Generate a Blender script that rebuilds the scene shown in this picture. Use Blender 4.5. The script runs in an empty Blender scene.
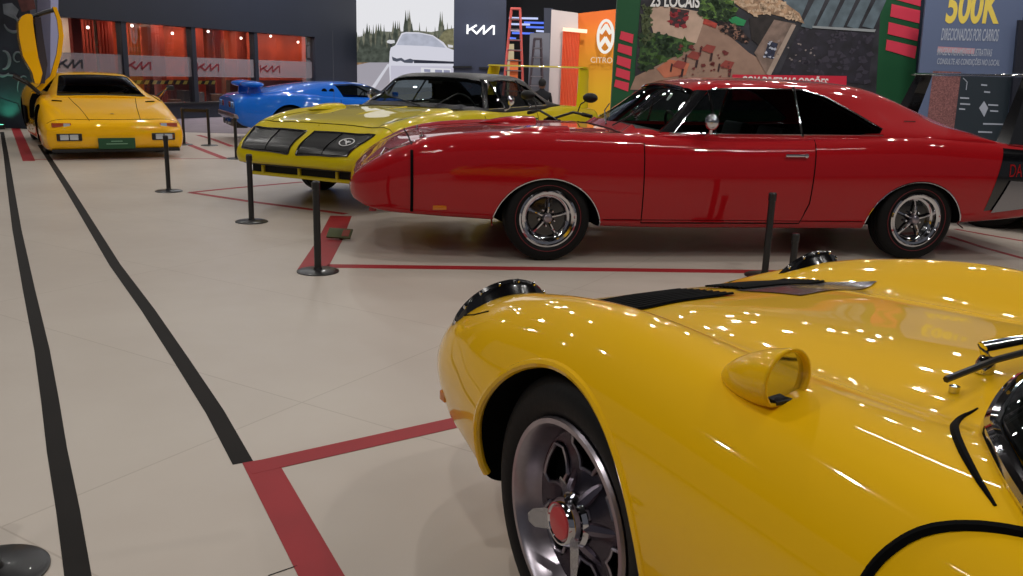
import bpy, bmesh, math, random
import numpy as np
from mathutils import Vector, Matrix
random.seed(7)
PI = math.pi
C = bpy.context.scene.collection
sc = bpy.context.scene
rad = math.radians

# ------------------------------------------------------------------ camera
CF, CPITCH, CROLL, CH = 876.4, 0.24084, 0.03029, 1.361
cp, sp = math.cos(CPITCH), math.sin(CPITCH)
fw = Vector((0, cp, -sp)); up0 = Vector((0, sp, cp)); rt0 = Vector((1, 0, 0))
cr, sr = math.cos(CROLL), math.sin(CROLL)
rt = rt0 * cr + up0 * sr; up = -rt0 * sr + up0 * cr
cam_d = bpy.data.cameras.new('camera'); cam = bpy.data.objects.new('camera', cam_d); C.objects.link(cam)
M = Matrix((rt, up, -fw)).transposed().to_4x4(); M.translation = Vector((0, 0, CH)); cam.matrix_world = M
cam_d.sensor_width = 36; cam_d.lens = 36 * CF / 1023; cam_d.clip_end = 200; cam_d.clip_start = .02
sc.camera = cam
sc.view_settings.view_transform = 'Standard'; sc.view_settings.look = 'None'
sc.view_settings.gamma = 1; sc.view_settings.use_curve_mapping = False
sc.view_settings.exposure = -0.12
sc.cycles.use_denoising = True
sc.cycles.max_bounces = 8; sc.cycles.sample_clamp_indirect = 4

def G(u, v, z=0.0):                      # where a sight line meets the height z
    d = fw + rt * ((u - 511.5) / CF) - up * ((v - 288) / CF)
    return Vector((0, 0, CH)) + d * ((z - CH) / d.z)
def GP(u, v, p0, n):                     # where a sight line meets a wall plane
    d = fw + rt * ((u - 511.5) / CF) - up * ((v - 288) / CF); o = Vector((0, 0, CH))
    return o + d * ((p0 - o).dot(n) / d.dot(n))

# ------------------------------------------------------------------ materials
def srgb(r, g, b):
    f = lambda c: (c / 255 / 12.92) if c / 255 <= .04045 else ((c / 255 + .055) / 1.055) ** 2.4
    return (f(r), f(g), f(b), 1)
MATS = {}
def mat(name, col, rough=.5, metal=0, coat=0, noise=0, nscale=8, bump=0, spec=.5, emit=None, es=1, alpha=None, trans=0, coat_rough=.03):
    if name in MATS: return MATS[name]
    m = bpy.data.materials.new(name); m.use_nodes = True
    nt = m.node_tree; b = nt.nodes['Principled BSDF']
    b.inputs['Base Color'].default_value = col; b.inputs['Roughness'].default_value = rough
    b.inputs['Metallic'].default_value = metal; b.inputs['Coat Weight'].default_value = coat
    b.inputs['Coat Roughness'].default_value = coat_rough; b.inputs['Specular IOR Level'].default_value = spec
    if emit: b.inputs['Emission Color'].default_value = emit; b.inputs['Emission Strength'].default_value = es
    if alpha is not None: b.inputs['Alpha'].default_value = alpha
    if trans: b.inputs['Transmission Weight'].default_value = trans
    if noise or bump:
        tc = nt.nodes.new('ShaderNodeTexCoord'); n = nt.nodes.new('ShaderNodeTexNoise')
        n.inputs['Scale'].default_value = nscale; n.inputs['Detail'].default_value = 4
        nt.links.new(tc.outputs['Object'], n.inputs['Vector'])
        if noise:
            mx = nt.nodes.new('ShaderNodeMix'); mx.data_type = 'RGBA'
            ec = emit or col
            mx.inputs[6].default_value = tuple(c * (1 - noise) for c in ec[:3]) + (1,)
            mx.inputs[7].default_value = tuple(min(1, c * (1 + noise)) for c in ec[:3]) + (1,)
            mr = nt.nodes.new('ShaderNodeMapRange'); mr.inputs[1].default_value = .34; mr.inputs[2].default_value = .66; nt.links.new(n.outputs['Fac'], mr.inputs[0]); nt.links.new(mr.outputs[0], mx.inputs[0]); nt.links.new(mx.outputs[2], b.inputs['Emission Color' if emit else 'Base Color'])
        if bump:
            bp = nt.nodes.new('ShaderNodeBump'); bp.inputs['Strength'].default_value = bump; bp.inputs['Distance'].default_value = .01
            nt.links.new(n.outputs['Fac'], bp.inputs['Height']); nt.links.new(bp.outputs['Normal'], b.inputs['Normal'])
    MATS[name] = m; return m
def glassmat(name, tint, rough=0.0, mixf=.12):
    if name in MATS: return MATS[name]
    m = bpy.data.materials.new(name); m.use_nodes = True; nt = m.node_tree; nt.nodes.clear()
    out = nt.nodes.new('ShaderNodeOutputMaterial'); t = nt.nodes.new('ShaderNodeBsdfTransparent'); g = nt.nodes.new('ShaderNodeBsdfGlossy')
    t.inputs['Color'].default_value = tint; g.inputs['Roughness'].default_value = rough
    lw = nt.nodes.new('ShaderNodeLayerWeight'); lw.inputs['Blend'].default_value = .5; pw = nt.nodes.new('ShaderNodeMath'); pw.operation = 'POWER'; pw.inputs[1].default_value = 4
    fr = nt.nodes.new('ShaderNodeMath'); fr.operation = 'MULTIPLY_ADD'; fr.inputs[1].default_value = .85; fr.inputs[2].default_value = .05
    nt.links.new(lw.outputs['Facing'], pw.inputs[0]); nt.links.new(pw.outputs[0], fr.inputs[0])
    mx = nt.nodes.new('ShaderNodeMixShader'); nt.links.new(fr.outputs[0], mx.inputs[0])
    nt.links.new(t.outputs[0], mx.inputs[1]); nt.links.new(g.outputs[0], mx.inputs[2]); nt.links.new(mx.outputs[0], out.inputs[0])
    MATS[name] = m; return m

mYEL = mat('yellow_paint', srgb(240, 186, 0), .5, 0, 1, spec=.1)
mDIA = mat('amber_yellow_paint', srgb(248, 184, 0), .5, 0, 1, spec=.1)
mSB = mat('lemon_paint', srgb(206, 184, 2), .5, 0, 1, spec=.1)
mRED = mat('red_paint', srgb(168, 6, 18), .5, 0, 1, spec=.1)
mBLU = mat('blue_paint', srgb(10, 104, 214), .5, 0, 1, spec=.1)
mNAV = mat('dark_paint', srgb(18, 20, 26), .3, 0, 1)
mBLKP = mat('gloss_black_paint', srgb(12, 12, 16), .2, 0, 1)
mBLK = mat('black_plastic', srgb(16, 16, 18), .45)
mVOID = mat('dark_lining', srgb(7, 7, 8), .9, spec=.1)
mRUB = mat('tyre_rubber', srgb(13, 13, 14), .6, bump=.1, nscale=60, spec=.25)
mCHR = mat('chrome', srgb(215, 215, 220), .07, 1)
mALU = mat('brushed_alloy', srgb(165, 158, 166), .28, 1, noise=.1, nscale=20)
mVIN = mat('black_vinyl', srgb(20, 20, 24), .42, bump=.25, nscale=150, spec=.4)
mGRL = mat('black_mesh', srgb(6, 6, 7), .8, bump=.6, nscale=200)
mREDL = mat('red_stripe_rubber', srgb(110, 20, 28), .6)
mCAP = mat('red_enamel', srgb(190, 50, 56), .35, 0, .5)
mAMB = mat('amber_lens', srgb(200, 110, 20), .2, 0, .6)
mLENS = mat('clear_lens', srgb(200, 205, 210), .15, .3, 1)
mLEATH = mat('black_leather', srgb(22, 22, 24), .5, noise=.2)
mTAN = mat('tan_trim', srgb(150, 120, 90), .6, noise=.2)
gWIN = glassmat('window_glass', (.62, .68, .66, 1))
gTINT = glassmat('tinted_glass', (.34, .38, .38, 1))
gSMK = glassmat('smoked_glass', (.04, .05, .06, 1))
mWHT = mat('white_print', srgb(235, 235, 235), .5)
mSTAN = mat('black_powder_coat', srgb(20, 20, 22), .35, 0, .2)

# ------------------------------------------------------------------ object helpers
def finish(ob, label=None, cat=None, group=None, kind=None):
    if label: ob['label'] = label
    if cat: ob['category'] = cat
    if group: ob['group'] = group
    if kind: ob['kind'] = kind
    return ob
def link(name, me, mats, parent=None):
    ob = bpy.data.objects.new(name, me)
    for m in (mats if isinstance(mats, (list, tuple)) else [mats]): me.materials.append(m)
    C.objects.link(ob)
    if parent: ob.parent = parent
    return ob
def obj(name, bm, mats, parent=None, smooth=True, angle=35):
    me = bpy.data.meshes.new(name); bm.normal_update(); bm.to_mesh(me); bm.free()
    ob = link(name, me, mats, parent)
    if smooth:
        for p in me.polygons: p.use_smooth = True
        try: me.set_sharp_from_angle(angle=rad(angle))
        except Exception: pass
    return ob
def empty(name, loc, rz=0, label=None, cat=None, group=None):
    o = bpy.data.objects.new(name, None); C.objects.link(o); o.location = loc; o.rotation_euler = (0, 0, rz)
    o.empty_display_size = .1
    return finish(o, label, cat, group)
def copy_tree(o, parent=None):
    c = o.copy(); C.objects.link(c)
    if parent: c.parent = parent
    for ch in list(o.children): copy_tree(ch, c)
    return c
def box(bm, c, s, rot=None, bev=0):
    r = bmesh.ops.create_cube(bm, size=1); vs = r['verts']
    bmesh.ops.scale(bm, vec=s, verts=vs)
    if bev:
        es = list({e for v in vs for e in v.link_edges})
        rr = bmesh.ops.bevel(bm, geom=es, offset=bev, segments=3, affect='EDGES', profile=.6)
        vs = list(set(rr['verts']) | {v for v in vs if v.is_valid})
    if rot is not None: bmesh.ops.rotate(bm, cent=(0, 0, 0), matrix=rot, verts=vs)
    bmesh.ops.translate(bm, vec=c, verts=vs); return vs
def tube(bm, pts, r, n=8, closed=False, flat=None, cap=True):
    pts = [Vector(p) for p in pts]; N = len(pts); rings = []
    prev = None
    for i, p in enumerate(pts):
        if closed: t = (pts[(i + 1) % N] - pts[i - 1])
        else: t = pts[min(i + 1, N - 1)] - pts[max(i - 1, 0)]
        t.normalize()
        if prev is None:
            a = Vector((0, 0, 1)) if abs(t.z) < .9 else Vector((1, 0, 0))
            s = t.cross(a).normalized()
        else:
            s = (prev - t * prev.dot(t)).normalized()
        prev = s; w = t.cross(s)
        rr = r[i] if isinstance(r, (list, tuple)) else r
        f = flat or 1
        rings.append([bm.verts.new(p + s * math.cos(2 * PI * k / n) * rr + w * math.sin(2 * PI * k / n) * rr * f) for k in range(n)])
    for i in range(N if closed else N - 1):
        A, B = rings[i], rings[(i + 1) % N]
        for k in range(n): bm.faces.new((A[k], A[(k + 1) % n], B[(k + 1) % n], B[k]))
    if not closed and cap:
        bm.faces.new(rings[0][::-1]); bm.faces.new(rings[-1])
def lathe(bm, prof, n=48, mtx=None, mi=0):       # prof (r, h): spins about local Y, h along +Y
    rings = []
    for r, h in prof:
        if r < 1e-6: rings.append([bm.verts.new((0, h, 0))] * n)
        else: rings.append([bm.verts.new((r * math.cos(2 * PI * k / n), h, r * math.sin(2 * PI * k / n))) for k in range(n)])
    vs = {v for R in rings for v in R}
    for A, B in zip(rings, rings[1:]):
        for k in range(n):
            q = [A[k], A[(k + 1) % n], B[(k + 1) % n], B[k]]
            q2 = []
            for v in q:
                if v not in q2: q2.append(v)
            if len(q2) > 2:
                try: f = bm.faces.new(q2); f.material_index = mi
                except ValueError: pass
    if mtx is not None: bmesh.ops.transform(bm, matrix=mtx, verts=list(vs))
    return list(vs)
def prism(bm, poly, axis, a, b, mi=0):           # polygon extruded along axis from a to b
    def P(p, t):
        if axis == 0: return (t, p[0], p[1])
        if axis == 1: return (p[0], t, p[1])
        return (p[0], p[1], t)
    A = [bm.verts.new(P(p, a)) for p in poly]; B = [bm.verts.new(P(p, b)) for p in poly]; n = len(poly)
    fs = [bm.faces.new(A), bm.faces.new(B[::-1])]
    for i in range(n): fs.append(bm.faces.new((A[i], B[i], B[(i + 1) % n], A[(i + 1) % n])))
    for f in fs: f.material_index = mi
def grid(bm, P, nu, nv, flip=False):
    V = [[bm.verts.new(P(i / nu, j / nv)) for j in range(nv + 1)] for i in range(nu + 1)]
    for i in range(nu):
        for j in range(nv):
            q = (V[i][j], V[i + 1][j], V[i + 1][j + 1], V[i][j + 1])
            try: bm.faces.new(q[::-1] if flip else q)
            except ValueError: pass
    return V
def recalc(bm): bmesh.ops.recalc_face_normals(bm, faces=bm.faces)

def cut(ob, bm_list, thick=None, sharp=30):
    """apply solidify then difference cutters to ob, cutters lined with the dark material"""
    dg = bpy.context.evaluated_depsgraph_get
    tmp = []
    if thick:
        m = ob.modifiers.new('s', 'SOLIDIFY'); m.thickness = thick; m.offset = -1
    for bm in bm_list:
        recalc(bm); me = bpy.data.meshes.new('c'); bm.to_mesh(me); bm.free(); me.materials.append(mVOID)
        c = bpy.data.objects.new('c', me); C.objects.link(c); c.parent = ob.parent; tmp.append(c)
        m = ob.modifiers.new('b', 'BOOLEAN'); m.object = c; m.operation = 'DIFFERENCE'; m.solver = 'EXACT'
        try: m.material_mode = 'TRANSFER'
        except Exception: pass
    bpy.context.view_layer.update()
    me2 = bpy.data.meshes.new_from_object(ob.evaluated_get(dg()), preserve_all_data_layers=True, depsgraph=dg())
    ob.modifiers.clear(); old = ob.data; ob.data = me2; me2.name = ob.name
    for c in tmp:
        mm = c.data; bpy.data.objects.remove(c); bpy.data.meshes.remove(mm)
    for p in me2.polygons: p.use_smooth = True
    me2.set_sharp_from_angle(angle=rad(sharp))
    return ob

# ------------------------------------------------------------------ lofting
def cr1(xs, ys, x):
    n = len(xs)
    if x <= xs[0]: return ys[0]
    if x >= xs[-1]: return ys[-1]
    i = int(np.searchsorted(xs, x)) - 1; i = max(0, min(n - 2, i))
    def m(k):
        if k == 0: return (ys[1] - ys[0]) / (xs[1] - xs[0])
        if k == n - 1: return (ys[-1] - ys[-2]) / (xs[-1] - xs[-2])
        a = (ys[k] - ys[k - 1]) / (xs[k] - xs[k - 1]); b = (ys[k + 1] - ys[k]) / (xs[k + 1] - xs[k])
        return (a + b) / 2
    h = xs[i + 1] - xs[i]; t = (x - xs[i]) / h; t2 = t * t; t3 = t2 * t
    return (2 * t3 - 3 * t2 + 1) * ys[i] + (t3 - 2 * t2 + t) * h * m(i) + (-2 * t3 + 3 * t2) * ys[i + 1] + (t3 - t2) * h * m(i + 1)
class Loft:
    def __init__(s, st, sub=5, open_bottom=False):
        st = sorted(st, key=lambda a: a[0]); s.xs = np.array([a[0] for a in st]); s.K = len(st[0][1])
        s.P = np.array([a[1] for a in st], float); s.sub = sub; s.open = open_bottom; s.cache = {}
    def ctrl(s, x):
        return np.array([[cr1(s.xs, s.P[:, k, c], x) for c in (0, 1)] for k in range(s.K)])
    def sec(s, x):
        key = round(x, 5)
        if key in s.cache: return s.cache[key]
        p = s.ctrl(x); q = []
        for i in range(s.K - 1):
            p0 = p[i - 1] if i > 0 else p[i] * [-1, 1] + (p[i] - p[i + 1]) * [0, 0] if False else (p[i - 1] if i > 0 else np.array([-p[1][0], p[1][1]]))
            p1, p2 = p[i], p[i + 1]; p3 = p[i + 2] if i + 2 < s.K else (np.array([-p[i][0], p[i][1]]) if not s.open else 2 * p2 - p1)
            d1 = max(np.linalg.norm(p1 - p0), 1e-4) ** .5; d2 = max(np.linalg.norm(p2 - p1), 1e-4) ** .5; d3 = max(np.linalg.norm(p3 - p2), 1e-4) ** .5
            m1 = d2 * ((p1 - p0) / d1 - (p2 - p0) / (d1 + d2) + (p2 - p1) / d2)
            m2 = d2 * ((p2 - p1) / d2 - (p3 - p1) / (d2 + d3) + (p3 - p2) / d3)
            for k in range(s.sub):
                t = k / s.sub; t2 = t * t; t3 = t2 * t
                q.append((2 * t3 - 3 * t2 + 1) * p1 + (t3 - 2 * t2 + t) * m1 + (-2 * t3 + 3 * t2) * p2 + (t3 - t2) * m2)
        q.append(p[-1]); q = np.array(q); q[:, 0] = np.maximum(q[:, 0], 0)
        s.cache[key] = q; return q
    def z(s, x, y):
        q = s.sec(x); y = abs(y); best = None
        for a, b in zip(q, q[1:]):
            if a[0] <= y <= b[0] and b[0] > a[0]:
                t = (y - a[0]) / (b[0] - a[0]); zz = a[1] + t * (b[1] - a[1])
                if best is None or zz > best: best = zz
        return best if best is not None else q[np.argmax(q[:, 0])][1]
    def y(s, x, z):
        q = s.sec(x); best = None
        for a, b in zip(q, q[1:]):
            lo, hi = min(a[1], b[1]), max(a[1], b[1])
            if lo <= z <= hi and hi > lo:
                t = (z - a[1]) / (b[1] - a[1]); yy = a[0] + t * (b[0] - a[0])
                if best is None or yy > best: best = yy
        return best if best is not None else q[:, 0].max()
    def mesh(s, n=90, xs=None):
        bm = bmesh.new()
        if xs is None:
            xs = np.linspace(s.xs[0], s.xs[-1], n)
            e = (s.xs[-1] - s.xs[0]); extra = [s.xs[-1] - e * f for f in (.002, .006)] + [s.xs[0] + e * f for f in (.002, .006)]
            xs = sorted(set(list(xs) + extra))
        rings = []
        for x in xs:
            q = s.sec(x); loop = [bm.verts.new((x, a[0], a[1])) for a in q]
            m = [bm.verts.new((x, -a[0], a[1])) for a in (q[1:] if s.open else q[1:-1])]
            rings.append((loop, m))
        def full(r):
            if s.open: return r[1][::-1] + r[0]
            return r[0] + r[1][::-1]
        for A, B in zip(rings, rings[1:]):
            a, b = full(A), full(B); n = len(a)
            for k in range(n - 1 if s.open else n): bm.faces.new((a[k], a[(k + 1) % n], b[(k + 1) % n], b[k]))
        if not s.open:
            bm.faces.new(full(rings[0])); bm.faces.new(full(rings[-1]))
        bmesh.ops.remove_doubles(bm, verts=bm.verts, dist=1e-4)
        recalc(bm)
        if s.open:
            f = max(bm.faces, key=lambda f: f.calc_center_median().z)
            if f.normal.z < 0: bmesh.ops.reverse_faces(bm, faces=bm.faces)
        return bm

def smooth_path(pts, n=6):
    P = [Vector(p) for p in pts]; out = []
    for i in range(len(P) - 1):
        p0 = P[i - 1] if i else P[0] * 2 - P[1]; p1, p2 = P[i], P[i + 1]; p3 = P[i + 2] if i + 2 < len(P) else P[-1] * 2 - P[-2]
        for k in range(n):
            t = k / n; out.append(.5 * ((2 * p1) + (p2 - p0) * t + (2 * p0 - 5 * p1 + 4 * p2 - p3) * t * t + (3 * p1 - p0 - 3 * p2 + p3) * t ** 3))
    out.append(P[-1]); return out
def arch_cut(x, z, R, yin=.5, yout=1.3, side=1, H=None):
    bm = bmesh.new(); n = 40; H = H or R
    poly = [(x + R * math.cos(a), z + H * math.sin(a)) for a in [PI * k / n for k in range(n + 1)]]
    poly += [(x - R, z - .5), (x + R, z - .5)]
    prism(bm, poly, 1, side * yin, side * yout); return bm
def boxcut(x0, x1, y0, y1, z0, z1):
    bm = bmesh.new(); box(bm, ((x0 + x1) / 2, (y0 + y1) / 2, (z0 + z1) / 2), (x1 - x0, y1 - y0, z1 - z0)); return bm
def side_line(L, pts, off=.002, side=1, n=6):      # polyline on the flank given (x,z)
    out = []
    for (x0, z0), (x1, z1) in zip(pts, pts[1:]):
        for k in range(n):
            t = k / n; x = x0 + (x1 - x0) * t; z = z0 + (z1 - z0) * t; out.append((x, side * (L.y(x, z) + off), z))
    x, z = pts[-1]; out.append((x, side * (L.y(x, z) + off), z)); return out
def top_line(L, pts, off=.002, n=6):               # polyline on the upper face given (x,y)
    out = []
    for (x0, y0), (x1, y1) in zip(pts, pts[1:]):
        for k in range(n):
            t = k / n; x = x0 + (x1 - x0) * t; y = y0 + (y1 - y0) * t; out.append((x, y, L.z(x, y) + off))
    x, y = pts[-1]; out.append((x, y, L.z(x, y) + off)); return out
def seam(name, pts, parent, r=.0035, m=None):
    bm = bmesh.new(); tube(bm, pts, r, 6); return obj(name, bm, m or mVOID, parent)
def top_patch(L, quad, off, nu=14, nv=14):          # quad corners (x,y) on the upper face, as a thin plate
    a, b, c, d = [Vector(p) for p in quad]; bm = bmesh.new()
    def P(u, v, o=off):
        p = (a * (1 - u) + b * u) * (1 - v) + (d * (1 - u) + c * u) * v
        return (p.x, p.y, L.z(p.x, p.y) + o)
    grid(bm, P, nu, nv); recalc(bm)
    f = next(iter(bm.faces))
    if f.normal.z < 0: bmesh.ops.reverse_faces(bm, faces=bm.faces)
    bmesh.ops.solidify(bm, geom=list(bm.faces), thickness=.003) if False else None
    return bm
def side_patch(L, fx, off, side=1, nu=20, nv=10, k=0):
    bm = bmesh.new()
    def P(u, v):
        x, z = fx(u, v); return (x, side * (L.y(x, z) + off), z)
    grid(bm, P, nu, nv); recalc(bm)
    s_ = sum(f.normal.y for f in bm.faces)
    if s_ * side < 0: bmesh.ops.reverse_faces(bm, faces=bm.faces)
    return bm

# ------------------------------------------------------------------ wheels
def tyre_bm(R, w, rr, y0):                          # outer sidewall at +y0
    bm = bmesh.new(); h = R - rr
    prof = [(rr, y0 - .02), (rr + h * .25, y0 + .001), (rr + h * .6, y0 + .004), (R - .022, y0 - .006), (R - .006, y0 - .022), (R, y0 - .04)]
    m = y0 - w / 2
    for g in (-.28, 0, .28):
        c = m - g * w * .8; prof += [(R, c + .008), (R - .009, c + .005), (R - .009, c - .005), (R, c - .008)]
    prof += [(R, y0 - w + .04), (R - .02, y0 - w + .01), (rr + h * .5, y0 - w), (rr, y0 - w + .02), (rr, y0 - .02)]
    lathe(bm, prof, 64); recalc(bm); return bm
def magnum_wheel(parent, x, side, yout, R=.322, rr=.208, redline=True):
    w = .2
    mt = Matrix.Translation((x, side * yout, R)) @ (Matrix.Identity(4) if side > 0 else Matrix.Rotation(PI, 4, 'Z'))
    bm = bmesh.new(); lathe(bm, [(rr + .004, -.02), (rr + .008, -.004), (rr - .004, .001), (rr - .012, -.008), (rr - .03, -.012), (rr - .038, -.05), (rr - .05, -.055), (rr - .055, -.06)], 64)
    recalc(bm); bm.transform(mt); rim = obj('wheel', bm, mCHR, parent)
    bm = tyre_bm(R, w, rr, 0); bm.transform(mt); obj('tyre', bm, mRUB, rim)
    if redline:
        bm = bmesh.new(); rl = rr + .038; tube(bm, [(rl * math.cos(a), .0035, rl * math.sin(a)) for a in np.linspace(0, 2 * PI, 64, False)], .0028, 6, True); bm.transform(mt); obj('red_line', bm, mREDL, rim)
    bm = bmesh.new(); lathe(bm, [(rr - .05, -.058), (rr - .07, -.075), (.07, -.07), (.0, -.07)], 48); recalc(bm); bm.transform(mt); obj('wheel_dish', bm, mBLKP, rim)
    for k in range(5):
        a = PI / 2 + 2 * PI * k / 5 + .1
        bm = bmesh.new()
        ca, sa = math.cos(a), math.sin(a); ta = Vector((-sa, 0, ca)); ra = Vector((ca, 0, sa))
        prof = [(.03, .015, -.035), (.06, .010, -.030), (.1, .009, -.035), (.13, .012, -.046), (rr - .05, .022, -.056)]
        V = []
        for r, hw, yy in prof:
            V.append([bm.verts.new(ra * r + ta * hw + Vector((0, yy - .012, 0))), bm.verts.new(ra * r + ta * hw * .45 + Vector((0, yy, 0))), bm.verts.new(ra * r - ta * hw * .45 + Vector((0, yy, 0))), bm.verts.new(ra * r - ta * hw + Vector((0, yy - .012, 0)))])
        for A, B in zip(V, V[1:]):
            for j in range(3): bm.faces.new((A[j], B[j], B[j + 1], A[j + 1]))
        recalc(bm); bm.transform(mt); obj('spoke', bm, mCHR, rim)
    bm = bmesh.new(); lathe(bm, [(.036, -.06), (.036, -.02), (.03, -.008), (.018, -.002), (0, 0)], 24); recalc(bm); bm.transform(mt); obj('hub_cap', bm, mALU, rim)
    for k in range(5):
        a = PI / 2 + 2 * PI * (k + .5) / 5 + .1
        bm = bmesh.new(); lathe(bm, [(.011, -.07), (.011, -.04), (.006, -.034), (0, -.034)], 6); bm.transform(Matrix.Translation((.062 * math.cos(a), 0, .062 * math.sin(a)))); recalc(bm); bm.transform(mt); obj('lug_nut', bm, mCHR, rim)
    return rim
def holed_wheel(parent, x, side, yout, R=.345, rr=.25, w=.24, nh=6, tilt=0, fancy=True, z=None, met=None):
    met = met or mALU
    mt = Matrix.Translation((x, side * yout, z or R)) @ (Matrix.Identity(4) if side > 0 else Matrix.Rotation(PI, 4, 'Z')) @ Matrix.Rotation(tilt, 4, 'Y')
    bm = bmesh.new(); lathe(bm, [(rr + .004, -.025), (rr + .010, -.004), (rr + .006, .004), (rr - .006, .004), (rr - .014, -.006), (rr - .02, -.03), (rr - .034, -.062)], 72)
    recalc(bm); bm.transform(mt); rim = obj('wheel', bm, met, parent)
    bm = tyre_bm(R, w, rr, 0); bm.transform(mt); obj('tyre', bm, mRUB, rim)
    # dish with windows
    bm = bmesh.new(); n = 96; r0, r1 = .05, rr - .033; NR = 10; V = []
    def yy(r):
        t = (r - r0) / (r1 - r0); return -.062 - .03 * math.sin(t * PI) + (.035 * (1 - t))
    for i in range(NR + 1):
        r = r0 + (r1 - r0) * i / NR
        V.append([bm.verts.new((r * math.cos(2 * PI * k / n), yy(r), r * math.sin(2 * PI * k / n))) for k in range(n)])
    per = n // nh
    for i in range(NR):
        for k in range(n):
            kk = k % per; t = (i + .5) / NR
            half = per * (.21 + .14 * (t - .45) / .4) if .42 < t < .93 else -1
            if abs(kk - per / 2 + .5) < half: continue
            bm.faces.new((V[i][k], V[i][(k + 1) % n], V[i + 1][(k + 1) % n], V[i + 1][k]))
    bmesh.ops.solidify(bm, geom=list(bm.faces), thickness=.008); recalc(bm); bm.transform(mt); obj('wheel_dish', bm, mat('dark_alloy', srgb(120, 112, 124), .25, 1, noise=.1, nscale=20) if fancy else met, rim)
    met2 = mat('dark_alloy', srgb(120, 112, 124), .25, 1, noise=.1, nscale=20) if fancy else met
    bm = bmesh.new(); lathe(bm, [(rr - .036, -.1), (.0, -.1)], 48); bm.transform(mt); obj('brake_disc', bm, mVOID, rim)
    if fancy:
        for k in range(nh):
            ac = 2 * PI * (k + .5) / nh; pts = []
            def pc(r, da): return (r * math.cos(ac + da), yy(r) + .004, r * math.sin(ac + da))
            ra_, rb_ = r0 + (r1 - r0) * .42, r0 + (r1 - r0) * .93; w1, w2 = 2 * PI / nh * .20, 2 * PI / nh * .36
            cor = [(ra_, -w1), (ra_, w1), (rb_ * .9, w2), (rb_, w2 * .75), (rb_, -w2 * .75), (rb_ * .9, -w2)]
            for j in range(6):
                (a0, b0), (a1, b1) = cor[j], cor[(j + 1) % 6]
                for q in range(4): t = q / 4; pts.append(pc(a0 + (a1 - a0) * t, b0 + (b1 - b0) * t))
            bm = bmesh.new(); tube(bm, pts, .005, 6, True); recalc(bm); bm.transform(mt); obj('window_edge', bm, met, rim)
        for k in range(nh):
            a = 2 * PI * k / nh
            bm = bmesh.new(); ra = Vector((math.cos(a), 0, math.sin(a)))
            tube(bm, [ra * .045 + Vector((0, -.035, 0)), ra * .07 + Vector((0, -.052, 0)), ra * .09 + Vector((0, -.066, 0)), ra * .115 + Vector((0, -.082, 0))], [.020, .019, .016, .008], 8); recalc(bm); bm.transform(mt); obj('spoke', bm, met2, rim)
        bm = bmesh.new(); lathe(bm, [(.066, -.06), (.066, -.03), (.058, -.02), (.058, .0), (.05, .012), (.046, .012), (.04, .006), (0, .006)], 40); recalc(bm); bm.transform(mt); hub = obj('spinner', bm, mCHR, rim)
        bm = bmesh.new(); lathe(bm, [(.039, .004), (.038, .012), (0, .014)], 32); recalc(bm); bm.transform(mt); obj('red_cap', bm, mCAP, rim)
        for k in range(3):
            a = rad(-14) + 2 * PI * k / 3; ra = Vector((math.cos(a), 0, math.sin(a))); ta = Vector((-math.sin(a), 0, math.cos(a)))
            bm = bmesh.new(); V = []
            for r, hw, y0_ in ((.05, .024, -.01), (.08, .025, .002), (.112, .022, .016), (.128, .010, .022)):
                V.append([bm.verts.new(ra * r + ta * hw + Vector((0, y0_, 0))), bm.verts.new(ra * r - ta * hw + Vector((0, y0_, 0)))])
            for A, B in zip(V, V[1:]): bm.faces.new((A[0], B[0], B[1], A[1]))
            bmesh.ops.solidify(bm, geom=list(bm.faces), thickness=.009); recalc(bm); bm.transform(mt); obj('spinner_wing', bm, mCHR, rim)
    else:
        bm = bmesh.new(); lathe(bm, [(.06, -.05), (.05, -.01), (0, -.005)], 24); recalc(bm); bm.transform(mt); obj('hub_cap', bm, met, rim)
    return rim
def seat(parent, x, y, z=.28, m=None, h=.62):
    bm = bmesh.new(); box(bm, (x, y, z + .1), (.5, .46, .16), bev=.04)
    box(bm, (x - .28, y, z + .1 + h / 2), (.12, .44, h), Matrix.Rotation(-.25, 3, 'Y'), bev=.04); recalc(bm)
    return obj('seat', bm, m or mLEATH, parent)
def steering(parent, x, y, z):
    bm = bmesh.new(); R = .18
    tube(bm, [(0, R * math.cos(a), R * math.sin(a)) for a in np.linspace(0, 2 * PI, 32, False)], .012, 8, True)
    tube(bm, [(0, -R, 0), (.02, 0, 0), (0, R, 0)], .009, 6); tube(bm, [(0, 0, -R), (.02, 0, 0)], .009, 6)
    tube(bm, [(.02, 0, 0), (.35, 0, -.12)], .02, 8)
    bm.transform(Matrix.Translation((x, y, z)) @ Matrix.Rotation(.35, 4, 'Y')); return obj('steering_wheel', bm, mBLK, parent)

def quad_side(L, pa, pb, pc, pd):   # (x,z): front-bottom, rear-bottom, rear-top, front-top
    def f(u, v):
        return tuple((np.array(pa) * (1 - u) + np.array(pb) * u) * (1 - v) + (np.array(pd) * (1 - u) + np.array(pc) * u) * v)
    return f

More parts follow.
